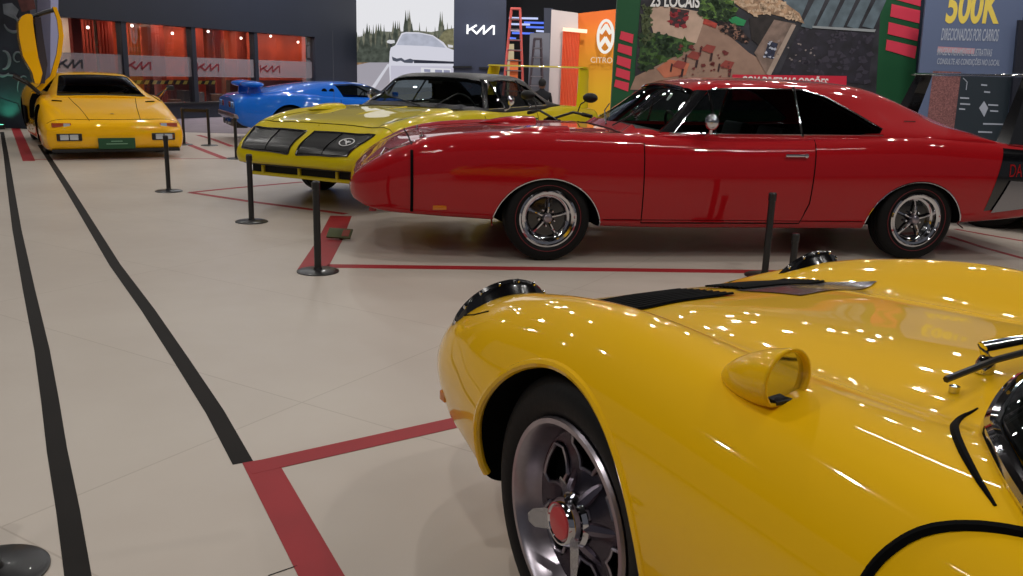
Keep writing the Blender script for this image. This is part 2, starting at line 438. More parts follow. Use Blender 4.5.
# ------------------------------------------------------------------ the two winged muscle cars
def muscle(kind):
    red = kind == 'charger'
    if red:
        root = empty('muscle_car', (.1076, 7.326, 0), -2.98126, 'red winged muscle car with pointed nose and chrome five-spoke wheels, parked side on', 'car')
        paint = mRED
        st = [  # x, w, zc, zcrest, zb
            (1.455, .40, .53, .52, .46), (1.44, .52, .57, .56, .43), (1.40, .62, .625, .61, .40), (1.32, .72, .69, .68, .365), (1.19, .80, .775, .765, .34),
            (1.0, .875, .855, .855, .33), (.8, .92, .885, .905, .32), (.45, .94, .915, .94, .30), (0, .95, .94, .95, .27), (-.5, .945, .955, .945, .25),
            (-1.0, .94, .955, .94, .24), (-1.6, .94, .94, .935, .24), (-2.2, .955, .945, .96, .24), (-2.9, .97, .96, .985, .25), (-3.4, .955, .945, .955, .29),
            (-3.9, .93, .91, .92, .33), (-4.2, .91, .88, .885, .38), (-4.3, .87, .84, .84, .45)]
    else:
        root = empty('muscle_car', (-1.471, 9.6553, 0), 4.25487, 'yellow winged muscle car with black roof and black headlamp doors, behind the red car', 'car')
        paint = mSB
        st = [(1.475, .60, .50, .495, .455), (1.462, .67, .545, .54, .44), (1.43, .72, .60, .59, .43), (1.36, .765, .655, .645, .42), (1.27, .80, .70, .69, .40), (1.13, .845, .77, .765, .36),
            (.95, .88, .835, .835, .32), (.7, .92, .87, .885, .30), (.35, .94, .90, .925, .28), (0, .95, .93, .94, .27), (-.5, .945, .95, .945, .25),
            (-1.0, .94, .955, .94, .24), (-1.6, .94, .94, .94, .24), (-2.2, .95, .945, .955, .24), (-2.9, .96, .95, .965, .25), (-3.4, .95, .93, .945, .29),
            (-3.9, .93, .90, .91, .33), (-4.2, .91, .87, .88, .38), (-4.3, .87, .83, .83, .45)]
    S = []
    for x, w, zc, zs, zb in st:
        h = zs - zb; zm = zb + h * .55
        S.append((x, [(0, zc), (w * .4, zc - .002), (w * .68, zc - .008 if zs > zc else zc - .012), (w * .84, zs - .002), (w * .93, zs - h * .05), (w * .975, zs - h * .16), (w, zm), (w * .985, zb + h * .22), (w * .955, zb + h * .04), (w * .88, zb), (0, zb)]))
    L = Loft(S, 5)
    body = obj('body', L.mesh(110), paint, root)
    cuts = []
    for side in (1, -1):
        for x in (.01, -2.94): cuts.append(arch_cut(x, .22, .41 if x > -1 else .42, .62, 1.2, side, .395 if x > -1 else .405))
    cuts.append(boxcut(-3.0, -.80, -.74, .74, .42, 1.4))
    cut(body, cuts)
    # greenhouse
    gs = [(-.60, .955, .62, .75, .90), (-.72, 1.035, .60, .80, .92), (-.9, 1.165, .59, .84, .93), (-1.1, 1.30, .585, .86, .93), (-1.25, 1.35, .60, .87, .93), (-1.6, 1.372, .615, .87, .93),
          (-2.1, 1.372, .61, .875, .94), (-2.5, 1.355, .595, .885, .95), (-2.72, 1.31, .60, .89, .96), (-2.98, 1.215, .62, .89, .96), (-3.21, 1.12, .65, .88, .955), (-3.5, 1.015, .69, .86, .945), (-3.75, .93, .70, .84, .90)]
    if not red:
        gs = [(-.60, .955, .62, .75, .90), (-.72, 1.035, .60, .80, .92), (-.9, 1.165, .59, .84, .93), (-1.1, 1.28, .585, .86, .93), (-1.25, 1.325, .60, .87, .93), (-1.6, 1.34, .615, .87, .93),
              (-2.0, 1.34, .61, .875, .94), (-2.3, 1.31, .595, .885, .95), (-2.55, 1.21, .575, .87, .955), (-2.8, 1.06, .57, .86, .955), (-3.0, .96, .60, .84, .94), (-3.1, .93, .62, .82, .92)]
    GS = []
    for x, zr, wr, wb, zb in gs:
        GS.append((x, [(0, zr), (wr * .5, zr - .006), (wr * .85, zr - .022), (wr, zr - .055 if zr > 1.1 else zr - .02), (wr + (wb - wr) * .45, zb + (zr - zb) * .5), (wb - .01, zb + .01), (wb, zb - .03)]))
    GL = Loft(GS, 5, True)
    roof = obj('roof', GL.mesh(80), paint if red else mVIN, root)
    cc = []
    # windscreen opening, side openings, rear opening
    bm = bmesh.new(); prism(bm, [(-.84, -.795), (-.70, -.67), (-.66, 0), (-.70, .67), (-.84, .795), (-1.165, .60), (-1.12, .50), (-1.10, 0), (-1.12, -.50), (-1.165, -.60)], 2, .8, 1.5); cc.append(bm)
    if red: win = [(-.95, .955), (-1.20, 1.2), (-1.30, 1.285), (-1.6, 1.30), (-2.03, 1.30), (-2.22, 1.25), (-2.45, 1.13), (-2.63, 1.02), (-2.6, .985), (-2.0, .96)]
    else: win = [(-.93, .955), (-1.18, 1.18), (-1.30, 1.255), (-1.6, 1.27), (-1.95, 1.26), (-2.15, 1.2), (-2.42, 1.0), (-2.38, .975), (-2.0, .96)]
    for side in (1, -1):
        bm = bmesh.new(); prism(bm, win, 1, side * .4, side * 1.1); cc.append(bm)
    rw = [(-2.62, -.5), (-2.62, .5), (-3.1, .46), (-3.1, -.46)] if red else [(-2.36, -.48), (-2.36, .48), (-2.8, .44), (-2.8, -.44)]
    bm = bmesh.new(); prism(bm, rw, 2, .97 if not red else 1.0, 1.5); cc.append(bm)
    cut(roof, cc, .035)
    # glass
    bm = bmesh.new(); grid(bm, lambda u, v: ((lambda t: (lambda x, y: (x, y, GL.z(x, y) - .010))((-.645 - .215 * abs(t) ** 3) * (1 - u) + (-1.13 - .05 * t * t) * u, t * (.815 * (1 - u) + .605 * u)))(v * 2 - 1)), 12, 24); recalc(bm); obj('windscreen', bm, gWIN, root)
    bm = bmesh.new(); x0, x1 = rw[0][0] + .02, rw[2][0] - .02; grid(bm, lambda u, v: ((lambda x, y: (x, y, GL.z(x, y) - .014))(x0 + (x1 - x0) * u, (v * 2 - 1) * .5)), 8, 10); obj('rear_window', bm, gTINT, root)
    def wtop(x):
        xs = [p[0] for p in win[:8]][::-1]; zs = [p[1] for p in win[:8]][::-1]; return float(np.interp(x, xs, zs))
    bars = (-1.275, -1.965)
    for side in (1, -1):
        for nm, xa, xb in (('vent_window', -.95, bars[0]), ('side_window', bars[0], bars[1]), ('quarter_window', bars[1], -2.62 if red else -2.41)):
            def f(u, v, xa=xa, xb=xb):
                x = xa + (xb - xa) * u; zt = max(wtop(x), .97) + .008; return (x, .955 + (zt - .955) * v)
            bm = side_patch(GL, f, -.018, side, 16, 8); obj(nm, bm, gTINT if nm != 'quarter_window' or not red else gSMK, root)
        bm = side_patch(GL, quad_side(GL, (-.865, .962), (-.95, .962), (-1.275, 1.275), (-1.185, 1.275)), .003, side, 4, 14); obj('pillar_trim', bm, mBLKP, root)
        for xb in bars:
            p = [(xb + (.02 if xb == bars[0] else -.02) * 0, .95), (xb, wtop(xb) + .01)]
            bm = bmesh.new(); tube(bm, side_line(GL, p, .003, side, 6), .011, 8); obj('window_bar', bm, mCHR, root)
        bm = bmesh.new(); tube(bm, side_line(GL, win[:8], .004, side, 5), .006, 6); obj('window_trim', bm, mCHR, root)
        bm = bmesh.new(); tube(bm, side_line(GL, [(-.92, .955), (-2.62 if red else -2.4, .975)], .006, side, 20), .007, 6); obj('window_trim', bm, mCHR, root)
    bm = bmesh.new(); tube(bm, [(x, y, GL.z(x, y) + .002) for x, y in [(-1.105, t) for t in np.linspace(-.55, .55, 12)]], .009, 6)
    for s_ in (1, -1): tube(bm, [(x, s_ * y, GL.z(x, y) + .002) for x, y in [(-.85 - .325 * t, .805 - .20 * t) for t in np.linspace(0, 1, 10)]], .010, 6)
    obj('windscreen_trim', bm, mCHR if red else mBLKP, root)
    # interior
    for y in (.37, -.37): seat(root, -1.62, y); 
    bm = bmesh.new(); box(bm, (-2.35, 0, .42), (.5, 1.25, .2), bev=.04); box(bm, (-2.62, 0, .68), (.14, 1.25, .5), Matrix.Rotation(-.3, 3, 'Y'), bev=.04); obj('rear_bench', bm, mLEATH, root)
    bm = bmesh.new(); box(bm, (-.86, 0, .86), (.26, 1.4, .2), bev=.05); obj('dashboard', bm, mat('teal_dash', srgb(20, 48, 50), .4), root)
    steering(root, -1.12, .37, .93)
    bm = bmesh.new(); box(bm, (-1.13, .0, 1.235), (.02, .2, .055), bev=.008); obj('rear_view_mirror', bm, mBLK, root)
    for s_ in (1, -1):
        bm = bmesh.new(); tube(bm, [(-.62, .1 * s_ + .2, L.z(-.62, .2) + .02), (-.74, .42 * s_ + .12 * 0, 1.065), (-.80, .5 * s_, 1.12)], .006, 6); obj('wiper', bm, mBLK, root)
    # wheels
    for side in (1, -1):
        for x in (0, -2.97): magnum_wheel(root, x, side, .925, redline=red)
    # arch trims, door, seams
    for side in (1, -1):
        for x in (.01, -2.94):
            R_ = (.41 if x > -1 else .42) + .004; H_ = (.395 if x > -1 else .405) + .004
            pts = []
            for a in np.linspace(rad(8), rad(174), 40):
                px, pz = x + R_ * math.cos(a), .22 + H_ * math.sin(a); pts.append((px, side * (L.y(px, pz) + .002), pz))
            bm = bmesh.new(); tube(bm, pts, .006, 6); obj('arch_trim', bm, mCHR, root)
        bm = side_patch(L, quad_side(L, (-.715, .30), (-2.0, .30), (-2.05, .925), (-.705, .925)), .003, side, 30, 14); door = obj('door', bm, paint, root)
        seam('door_seam', side_line(L, [(-.705, .93), (-.715, .29), (-1.98, .29), (-2.04, .45), (-2.06, .93)], .001, side, 12), root, .0045)
        bm = bmesh.new(); yh = L.y(-1.9, .81); box(bm, (-1.88, side * (yh + .02), .815), (.15, .018, .022), bev=.006); lathe(bm, [(.016, 0), (.016, .03), (0, .032)], 12, Matrix.Translation((-1.97, side * yh, .815)) @ (Matrix.Identity(4) if side > 0 else Matrix.Rotation(PI, 4, 'Z')))
        lathe(bm, [(.011, 0), (.011, .012), (0, .014)], 12, Matrix.Translation((-1.95, side * yh, .75)) @ (Matrix.Identity(4) if side > 0 else Matrix.Rotation(PI, 4, 'Z'))); obj('handle', bm, mCHR, door)
        seam('sill_seam', side_line(L, [(-.42, .315), (-2.5, .31)], .001, side, 20), root, .003)
        # mirror
        bm = bmesh.new(); tube(bm, [(-1.18, side * .90, .945), (-1.19, side * .955, .97), (-1.19, side * .965, 1.02)], [.022, .014, .012], 10)
        r = bmesh.ops.create_uvsphere(bm, u_segments=20, v_segments=12, radius=1); bmesh.ops.scale(bm, vec=(.055, .045, .058), verts=r['verts']); bmesh.ops.translate(bm, vec=(-1.19, side * .97, 1.05), verts=r['verts'])
        obj('door_mirror', bm, mCHR, root)
    # fender scoops
    for side in (1, -1):
        y0 = side * .70
        bm = bmesh.new(); z0 = L.z(.1, .7) - .01
        def P(u, v):
            x = .34 - .50 * u; w_ = .12 * (.35 + .65 * min(1, u * 1.8)); h_ = .062 * math.sin(min(1, u * 1.3) * PI / 2); a = PI * v
            return (x, y0 - w_ * math.cos(a), z0 + h_ * math.sin(a) ** .7 + (0 if u < 1 else 0))
        V = grid(bm, P, 12, 12); bm.faces.new([V[12][j] for j in range(13)]); recalc(bm); obj('fender_scoop', bm, paint, root)
    # seams over the bonnet
    seam('nose_seam', side_line(L, [(1.0, .36), (1.0, .80)], .001, 1, 14) , root, .012 if red else .004)
    seam('nose_seam', side_line(L, [(1.0, .36), (1.0, .80)], .001, -1, 14), root, .012 if red else .004)
    seam('nose_seam', top_line(L, [(1.0, -.8), (1.0, .8)], .0, 24), root, .006)
    seam('bonnet_seam', top_line(L, [(.97, .66), (-.56, .70)], .0, 30), root, .003); seam('bonnet_seam', top_line(L, [(.97, -.66), (-.56, -.70)], .0, 30), root, .003)
    seam('cowl_grille', top_line(L, [(-.57, -.7), (-.57, .7)], .0, 24), root, .008)
    if red:
        for s_ in (1, -1):
            bm = bmesh.new(); box(bm, (.80, s_ * (L.y(.80, .395) + .002), .395), (.1, .012, .032), bev=.004); obj('side_marker', bm, mAMB, root)
        # bonnet hood pins
        for s_ in (1, -1):
            bm = bmesh.new(); lathe(bm, [(.028, 0), (.028, .006), (.01, .01), (.01, .03), (0, .032)], 16, Matrix.Translation((.9, s_ * .42, L.z(.9, .42))) @ Matrix.Rotation(PI / 2, 4, 'X')); obj('bonnet_pin', bm, mCHR, root)
        bm = bmesh.new(); tube(bm, side_line(L, [(1.22, .76), (1.0, .845), (.97, .86)], .002, 1, 6), .006, 6); obj('nose_trim', bm, mCHR, root)
        # lower chin
        bm = bmesh.new(); box(bm, (1.28, 0, .345), (.06, 1.1, .07), bev=.015); obj('chin_spoiler', bm, mRED, root)
        # black tail stripe with lettering
        for side in (1, -1):
            bm = side_patch(L, quad_side(L, (-3.54, .40), (-4.12, .45), (-4.12, .89), (-3.66, .93)), .003, side, 12, 14); strp = obj('tail_stripe', bm, mBLKP, root)
            t = bpy.data.curves.new('t', 'FONT'); t.body = 'DAYTONA'; t.size = .17; t.extrude = .001
            o = bpy.data.objects.new('t', t); C.objects.link(o); bpy.context.view_layer.update()
            me = bpy.data.meshes.new_from_object(o.evaluated_get(bpy.context.evaluated_depsgraph_get())); bpy.data.objects.remove(o)
            wdt = max(v.co.x for v in me.vertices)
            for v in me.vertices:
                u_, h_ = v.co.x / wdt * .42, v.co.y * .85; xx = (-3.70 - u_) if side > 0 else (-4.12 + u_); zz = .675 + h_
                v.co = (xx, side * (L.y(max(xx, -4.28), zz) + .006), zz)
            link('lettering', me, mat('red_letter', srgb(200, 24, 30), .4), strp)
            bm = side_patch(L, quad_side(L, (-3.60, .385), (-4.28, .46), (-4.25, .61), (-3.72, .645)), .014, side, 14, 8); obj('bumper_wrap', bm, mat('dull_chrome', srgb(150, 150, 156), .22, 1), root)
        bm = bmesh.new(); grid(bm, lambda u, v: ((lambda x, y: (x, y, L.z(x, y) + .003))(-3.72 - .42 * u, (v * 2 - 1) * .86)), 8, 24); recalc(bm)
        obj('deck_stripe', bm, mBLKP, root)
        bm = bmesh.new(); lathe(bm, [(.045, 0), (.045, .012), (.03, .024), (0, .026)], 24, Matrix.Translation((-3.36, .66, L.z(-3.36, .66) + .0)) @ Matrix.Rotation(PI / 2, 4, 'X')); obj('fuel_cap', bm, mCHR, root)
        # roof pillar badge
        bm = bmesh.new(); tube(bm, side_line(GL, [(-2.84, 1.08), (-2.95, 1.08)], .003, 1, 4), .006, 6); obj('pillar_badge', bm, mCHR, root)
        bm = bmesh.new(); lathe(bm, [(.035, 0), (.035, .002), (0, .003)], 20, Matrix.Translation((-1.03, .45, GL.z(-1.03, .45) - .03)) @ Matrix.Rotation(rad(55), 4, 'Y') @ Matrix.Rotation(PI / 2, 4, 'X')); obj('round_sticker', bm, mWHT, root)
        wc = mBLKP
    else:
        # headlamp doors
        for side in (1, -1):
            q = [(1.462, side * .05), (1.445, side * .63), (1.15, side * .73), (1.18, side * .05)]
            bm = top_patch(L, q, .006, 14, 16); hd = obj('headlamp_door', bm, mat('satin_black', srgb(10, 10, 11), .3, spec=.4), root)
            pts = top_line(L, q + [q[0]], .005, 12); bm = bmesh.new(); tube(bm, pts, .012, 6); obj('door_frame', bm, mBLKP, hd)
            bm = bmesh.new(); tube(bm, top_line(L, [(1.455, side * .34), (1.17, side * .38)], .008, 8), .005, 6); obj('door_split', bm, mVOID, hd)
        ex, ey = 1.30, .52; n_ = Vector((.35, 0, 1)).normalized()
        bm = bmesh.new()
        pts = [(ex + .058 * math.cos(a), ey + .075 * math.sin(a)) for a in np.linspace(0, 2 * PI, 28, False)]
        tube(bm, [(x, y, L.z(x, y) + .012) for x, y in pts], .005, 6, True)
        for a, b in (((-.03, -.03), (.01, .0)), ((.01, .0), (.035, .02)), ((-.02, .015), (.005, -.01)), ((.01, 0), (-.01, .04)), ((-.03, -.03), (-.02, -.045))):
            tube(bm, [(ex + a[0], ey + a[1], L.z(ex + a[0], ey + a[1]) + .012), (ex + b[0], ey + b[1], L.z(ex + b[0], ey + b[1]) + .012)], .006, 6)
        obj('round_badge', bm, mWHT, root)
        # chin intake
        bm = bmesh.new(); box(bm, (1.30, 0, .385), (.10, 1.20, .10), bev=.012); obj('lower_grille', bm, mGRL, root)
        bm = bmesh.new(); tube(bm, [(1.43 - .06 * abs(t) ** 2, t * .68, .43) for t in np.linspace(-1, 1, 20)], .014, 8); obj('grille_lip', bm, mBLK, root)
        bm = bmesh.new(); box(bm, (1.29, 0, .325), (.16, 1.3, .035), bev=.01)
        for y in (-.45, .0, .45): box(bm, (1.36, y, .37), (.03, .03, .09), Matrix.Identity(3), bev=.008)
        obj('chin_spoiler', bm, mSB, root)
        bm = bmesh.new(); z_ = L.z(.4, 0); tube(bm, [(1.05, 0, L.z(1.05, 0)), (.3, 0, L.z(.3, 0) + .004), (-.5, 0, L.z(-.5, 0) + .004)], .012, 8, flat=.5); obj('bonnet_crease', bm, mSB, root)
        bm = bmesh.new(); tube(bm, [(-.2, -.78, .94), (-.22, -.80, 1.75)], .0022, 5); obj('aerial', bm, mCHR, root)
        wc = mSB
    # wing
    for side in (1, -1):
        bm = bmesh.new(); V = []
        for t in np.linspace(0, 1, 12):
            z = .90 + .55 * t; lead = (-3.66 if red else -3.62) - .20 * t; trail = (-3.92 if red else -4.06) - .11 * t; th = .04 * (1 - t) + .02; y = side * (.78 - .06 * t)
            V.append([bm.verts.new((lead, y, z)), bm.verts.new((lead * .7 + trail * .3, y + th, z)), bm.verts.new((trail, y + .004, z)), bm.verts.new((trail, y - .004, z)), bm.verts.new((lead * .7 + trail * .3, y - th, z))])
        for A, B in zip(V, V[1:]):
            for j in range(5): bm.faces.new((A[j], A[(j + 1) % 5], B[(j + 1) % 5], B[j]))
        bm.faces.new(V[-1]); recalc(bm); obj('wing_upright', bm, wc, root)
    bm = bmesh.new(); prof = [(-3.84, 1.455), (-3.88, 1.472), (-3.98, 1.472), (-4.10, 1.46), (-3.98, 1.45), (-3.88, 1.445)]
    prism(bm, prof, 1, -.76, .76); recalc(bm); obj('wing_blade', bm, wc, root)
    # bumpers and lamps at the tail
    bm = bmesh.new(); tube(bm, [(-4.33 + .1 * abs(t) ** 3, t * .93, .56) for t in np.linspace(-1, 1, 24)], .045, 10, flat=1.3); obj('rear_bumper', bm, mCHR, root)
    for s_ in (1, -1):
        bm = bmesh.new(); box(bm, (-4.30, s_ * .48, .72), (.04, .62, .08), bev=.01); obj('tail_lamp', bm, mat('red_lens', srgb(120, 8, 10), .2, 0, 1), root)
    return root
muscle('charger'); muscle('bird')
# ------------------------------------------------------------------ low mid-engined coupe in the foreground
def sports_car(root, paint, lights_up=True, sc_=1.0):
    S = []
    for x, w, zc, zv, zr, zb in [(1.07, .36, .47, .47, .46, .37), (1.055, .50, .50, .50, .49, .34), (1.01, .63, .535, .535, .53, .325), (.92, .735, .58, .58, .585, .31), (.75, .82, .64, .64, .67, .295),
            (.5, .87, .70, .69, .75, .27), (.38, .88, .72, .708, .775, .24), (.25, .885, .742, .725, .80, .16), (0, .885, .77, .742, .83, .13), (-.3, .875, .795, .755, .825, .13), (-.6, .865, .815, .772, .805, .13),
            (-.85, .86, .825, .785, .79, .13), (-1.2, .86, .82, .79, .78, .13), (-1.8, .87, .815, .80, .805, .13), (-2.4, .885, .82, .80, .845, .14), (-2.9, .87, .80, .79, .81, .2), (-3.3, .80, .76, .75, .73, .28), (-3.44, .72, .70, .69, .67, .36)]:
        h = zr - zb
        S.append((x, [(0, zc), (w * .27, zc - .003), (w * .5, zv), (w * .64, (zv + zr) / 2 + .010), (w * .755, zr), (w * .87, zr - h * .055), (w * .955, zr - h * .19), (w, zb + h * .56), (w * .985, zb + h * .26), (w * .94, zb + h * .06), (w * .84, zb), (0, zb)]))
    L = Loft(S, 6)
    body = obj('body', L.mesh(130), paint, root)
    cuts = []
    for side in (1, -1):
        for x in (.005, -2.50): cuts.append(arch_cut(x, .30, .385, .55, 1.2, side, .402))
    bmw = bmesh.new(); prism(bmw, [(-.95, -.6), (-.95, .6), (-2.0, .6), (-2.0, -.6)], 2, .35, 1.3); cuts.append(bmw)
    cut(body, cuts)
    # rolled arch lips
    for side in (1, -1):
        for x in (.005, -2.50):
            pts = []
            for a in np.linspace(rad(-2 if x > -1 else -12), rad(192), 50):
                px, pz = x + .388 * math.cos(a), .30 + .405 * math.sin(a); pts.append((px, side * (L.y(px, pz) - .006), pz))
            bm = bmesh.new(); tube(bm, pts, .012, 8); obj('arch_lip', bm, paint, root)
    GS = []
    for x, zr, wr, wb, zb in [(-.60, .835, .10, .16, .82), (-.64, .85, .2, .28, .82), (-.78, .90, .40, .53, .80), (-.95, .965, .48, .67, .785), (-1.15, 1.03, .52, .73, .775), (-1.4, 1.055, .54, .75, .775),
            (-1.7, 1.05, .53, .75, .78), (-2.1, .99, .50, .72, .79), (-2.6, .88, .48, .66, .79), (-3.0, .80, .46, .6, .76)]:
        GS.append((x, [(0, zr), (wr * .5, zr - .006), (wr * .85, zr - .02), (wr, zr - .045 * min(1, (zr - zb) / .15)), (wr + (wb - wr) * .5, zb + (zr - zb) * .45), (wb - .006, zb + .008), (wb, zb - .03)]))
    GL = Loft(GS, 5, True)
    roof = obj('roof', GL.mesh(0, xs=list(np.linspace(-3.0, -1.13, 44))), paint, root)
    base = [(-.60, .0), (-.61, .14), (-.67, .36), (-.78, .50), (-.93, .60)]
    ws = [(x, -y) for x, y in base[::-1]][:-1] + base + [(-1.10, .50), (-1.14, 0), (-1.10, -.50)]
    cc = []
    for s_ in (1, -1):
        bm = bmesh.new(); prism(bm, [(-1.17, .80), (-1.22, .95), (-1.4, 1.0), (-1.8, .99), (-2.05, .82)], 1, s_ * .4, s_ * 1.0); cc.append(bm)
    cut(roof, cc, .02)
    bm = bmesh.new(); grid(bm, lambda u, v: ((lambda x, y: (x, y, GL.z(x, y) - .004))(-.67 - .48 * u, (v * 2 - 1) * float(np.interp(-.67 - .48 * u, [-1.15, -1.10, -1.03, -.99, -.89, -.80, -.73, -.685, -.67], [.50, .60, .66, .67, .60, .505, .39, .26, .16])))), 14, 20); recalc(bm); obj('windscreen', bm, gTINT, root)
    for s_ in (1, -1):
        bm = side_patch(GL, quad_side(GL, (-1.02, .80), (-2.1, .80), (-1.8, 1.0), (-1.2, .98)), -.012, s_, 14, 6); obj('side_window', bm, gTINT, root)
    bp = [(-.99, .69), (-.89, .615), (-.80, .52), (-.73, .41), (-.685, .28), (-.665, .09)]
    fr = []
    pts = [(-1.12, .575, GL.z(-1.12, .50) - .0)]
    fr = [(p[0], p[1]) for p in smooth_path([(a, b, 0) for a, b in bp], 6)]
    rim = smooth_path([(-1.14, .50, GL.z(-1.14, .49) + .004), (-1.08, .60, .90), (-1.02, .67, .815)], 5) + [Vector((x, y, L.z(x, y) + .010)) for x, y in fr]
    full = rim + [(x, -y, z) for x, y, z in rim[::-1]]
    bm = bmesh.new(); tube(bm, full, .017, 10); obj('windscreen_trim', bm, mCHR, root)
    full2 = [(x - .024, y * .955, z + .010) for x, y, z in full]
    bm = bmesh.new(); tube(bm, full2, .016, 8); obj('windscreen_seal', bm, mRUB, root)
    # dark gutter ahead of the windscreen
    g_ = [(x + .030 + .004 * math.sin(i * .3), y + .030) for i, (x, y) in enumerate(fr[7:])]
    for s_ in (1, -1):
        gp = smooth_path([(-.675, .375, 0), (-.685, .44, 0), (-.738, .53, 0), (-.80, .60, 0), (-.86, .65, 0), (-.92, .69, 0)], 5)
        seam('cowl_gutter', [(p[0], s_ * p[1], L.z(p[0], p[1]) + .0005) for p in gp], root, [.0015 + .0065 * math.sin(PI * (i + .5) / 27) for i in range(26)])
    # bonnet vents
    for s_ in (1, -1):
        q = [(.58, s_ * .055), (.59, s_ * .40), (.34, s_ * .40), (.31, s_ * .055)] if s_ > 0 else [(.58, -.055), (.59, -.42), (.42, -.44), (.40, -.06)]
        bm = top_patch(L, q, .004, 10, 10); v = obj('bonnet_vent', bm, mat('vent_black', srgb(5, 5, 6), .8, spec=.1), root)
        for k in range(9):
            t = (k + .5) / 9
            a = Vector(q[0]) * (1 - t) + Vector(q[3]) * t; b = Vector(q[1]) * (1 - t) + Vector(q[2]) * t
            bm = bmesh.new(); tube(bm, top_line(L, [tuple(a), tuple(b)], .007, 10), .006, 6, flat=.5); obj('louvre', bm, mat('vent_black', srgb(5, 5, 6), .8, spec=.1), v)
    bm = top_patch(L, [(.41, -.03), (.425, -.44), (.26, -.49), (.17, -.06)], .003, 10, 10); obj('bonnet_reflection', bm, mat('reflection_grey', srgb(120, 112, 110), .2, .7), root)  # grey patch painted on as the floor's reflection in the bonnet, not a part
    # lamps
    if lights_up:
        for s_ in (1, -1):
            mt = Matrix.Translation((.70, s_ * .635, .612)) @ Matrix.Rotation(rad(-28), 4, 'Y') @ Matrix.Rotation(rad(s_ * 6), 4, 'X') @ Matrix.Rotation(PI / 2, 4, 'Z').inverted()
            # local +Y of the lathe becomes the car's forward direction
            bm = bmesh.new(); lathe(bm, [(0, -.13), (.06, -.123), (.11, -.095), (.138, -.05), (.150, -.01), (.158, .0), (.158, .014), (.142, .016)], 48); recalc(bm); bm.transform(mt); hl = obj('headlamp', bm, mBLKP, root)
            bm = bmesh.new(); lathe(bm, [(.142, .012), (.10, .03), (0, .04)], 40); recalc(bm); bm.transform(mt); obj('lamp_lens', bm, mLENS, hl)
            for k in range(16):
                a = 2 * PI * k / 16; bm = bmesh.new(); box(bm, (.157 * math.cos(a), .004, .157 * math.sin(a)), (.006, .012, .014), bev=.002)
                bm.transform(mt); obj('rim_tab', bm, mCHR, hl)
    # seams and details
    for s_ in (1, -1):
        dl = side_line(L, [(-.79, .22), (-.815, .50), (-.825, .60)], .0, s_, 8) + [(p[0], s_ * p[1], L.z(p[0], p[1])) for p in smooth_path([(-.83, .835, 0), (-.842, .81, 0), (-.87, .775, 0), (-.905, .748, 0), (-.95, .722, 0), (-1.0, .70, 0)], 5)]
        seam('door_seam', dl, root, .009)
        seam('nose_seam', [(x, s_ * y, L.z(x, y)) for x, y in [(.86, .42), (.86, .52), (.855, .60), (.84, .66), (.80, .715), (.74, .75), (.66, .775), (.58, .785), (.5, .78)]] if True else [], root, .0028)
        bm = bmesh.new(); box(bm, (.70, s_ * (L.y(.70, .40) + .0), .40), (.035, .012, .03), Matrix.Rotation(0, 3, 'Z'), bev=.004); obj('side_marker', bm, mAMB, root)
        # bullet mirror
        bm = bmesh.new(); mx_, my_, mz_ = -.53, s_ * .705, .838
        def P(u, v, s_=s_):
            x = .155 * (1 - u); r = (1 - (1 - u) ** 1.9) ** .62 if u > 0 else 0; a = 2 * PI * v
            yy_ = .060 * r * math.cos(a); zz_ = .058 * r * math.sin(a); zz_ = max(zz_, -.046 * r)
            return (x, yy_, zz_ - .034 * (1 - u))
        V = grid(bm, P, 18, 36)
        bmesh.ops.remove_doubles(bm, verts=bm.verts, dist=1e-5)
        recalc(bm)
        bm.transform(Matrix.Translation((mx_, my_, mz_)) @ Matrix.Rotation(rad(s_ * 4), 4, 'Z'))
        sh = obj('mirror_shell', bm, paint, root)
        m_ = sh.modifiers.new('t', 'SOLIDIFY'); m_.thickness = .006; m_.offset = -1
        bm = bmesh.new(); vs = []
        for k in range(36):
            a = 2 * PI * k / 36; vs.append(bm.verts.new((.012, .055 * math.cos(a), max(.053 * math.sin(a), -.041))))
        bm.faces.new(vs); bm.transform(Matrix.Translation((mx_, my_, mz_)) @ Matrix.Rotation(rad(s_ * 4), 4, 'Z')); obj('mirror_glass', bm, mCHR, sh)
        bm = bmesh.new(); box(bm, (mx_ + .005, my_, mz_ - .040), (.016, .05, .008), bev=.002); obj('mirror_clip', bm, mBLK, sh)
        bm = bmesh.new(); tube(bm, [(mx_ + .07, my_, mz_ - .02), (mx_ + .07, my_, L.z(mx_ + .07, my_) - .01)], .022, 10); obj('mirror_foot', bm, mVOID, sh)
    # wiper with knuckle
    z0 = L.z(-.60, .25)
    bm = bmesh.new(); lathe(bm, [(.018, 0), (.018, .02), (.012, .032), (0, .034)], 20, Matrix.Translation((-.595, .245, z0)) @ Matrix.Rotation(PI / 2, 4, 'X')); wp = obj('wiper_pivot', bm, mCHR, root)
    bm = bmesh.new(); tube(bm, [(-.595, .245, z0 + .03), (-.60, .27, z0 + .055), (-.64, .12, z0 + .075), (-.72, -.30, z0 + .13)], [.010, .016, .013, .006], 8, flat=.6); obj('wiper_arm', bm, mCHR, wp)
    bm = bmesh.new(); tube(bm, [(-.625, .405, z0 + .018), (-.63, .27, z0 + .04), (-.66, .10, z0 + .065), (-.72, -.35, z0 + .12)], .0065, 6); obj('wiper_blade', bm, mBLK, wp)
    bm = bmesh.new(); lathe(bm, [(.010, 0), (.010, .012), (0, .016)], 16, Matrix.Translation((-.605, .345, L.z(-.605, .345))) @ Matrix.Rotation(PI / 2, 4, 'X')); obj('washer_jet', bm, mCHR, root)
    for y in (.33, -.33): seat(root, -1.55, y, .18, h=.5)
    bm = bmesh.new(); box(bm, (-1.02, 0, .74), (.16, 1.1, .12), bev=.03); obj('dashboard', bm, mBLK, root)
    steering(root, -1.18, .33, .76)
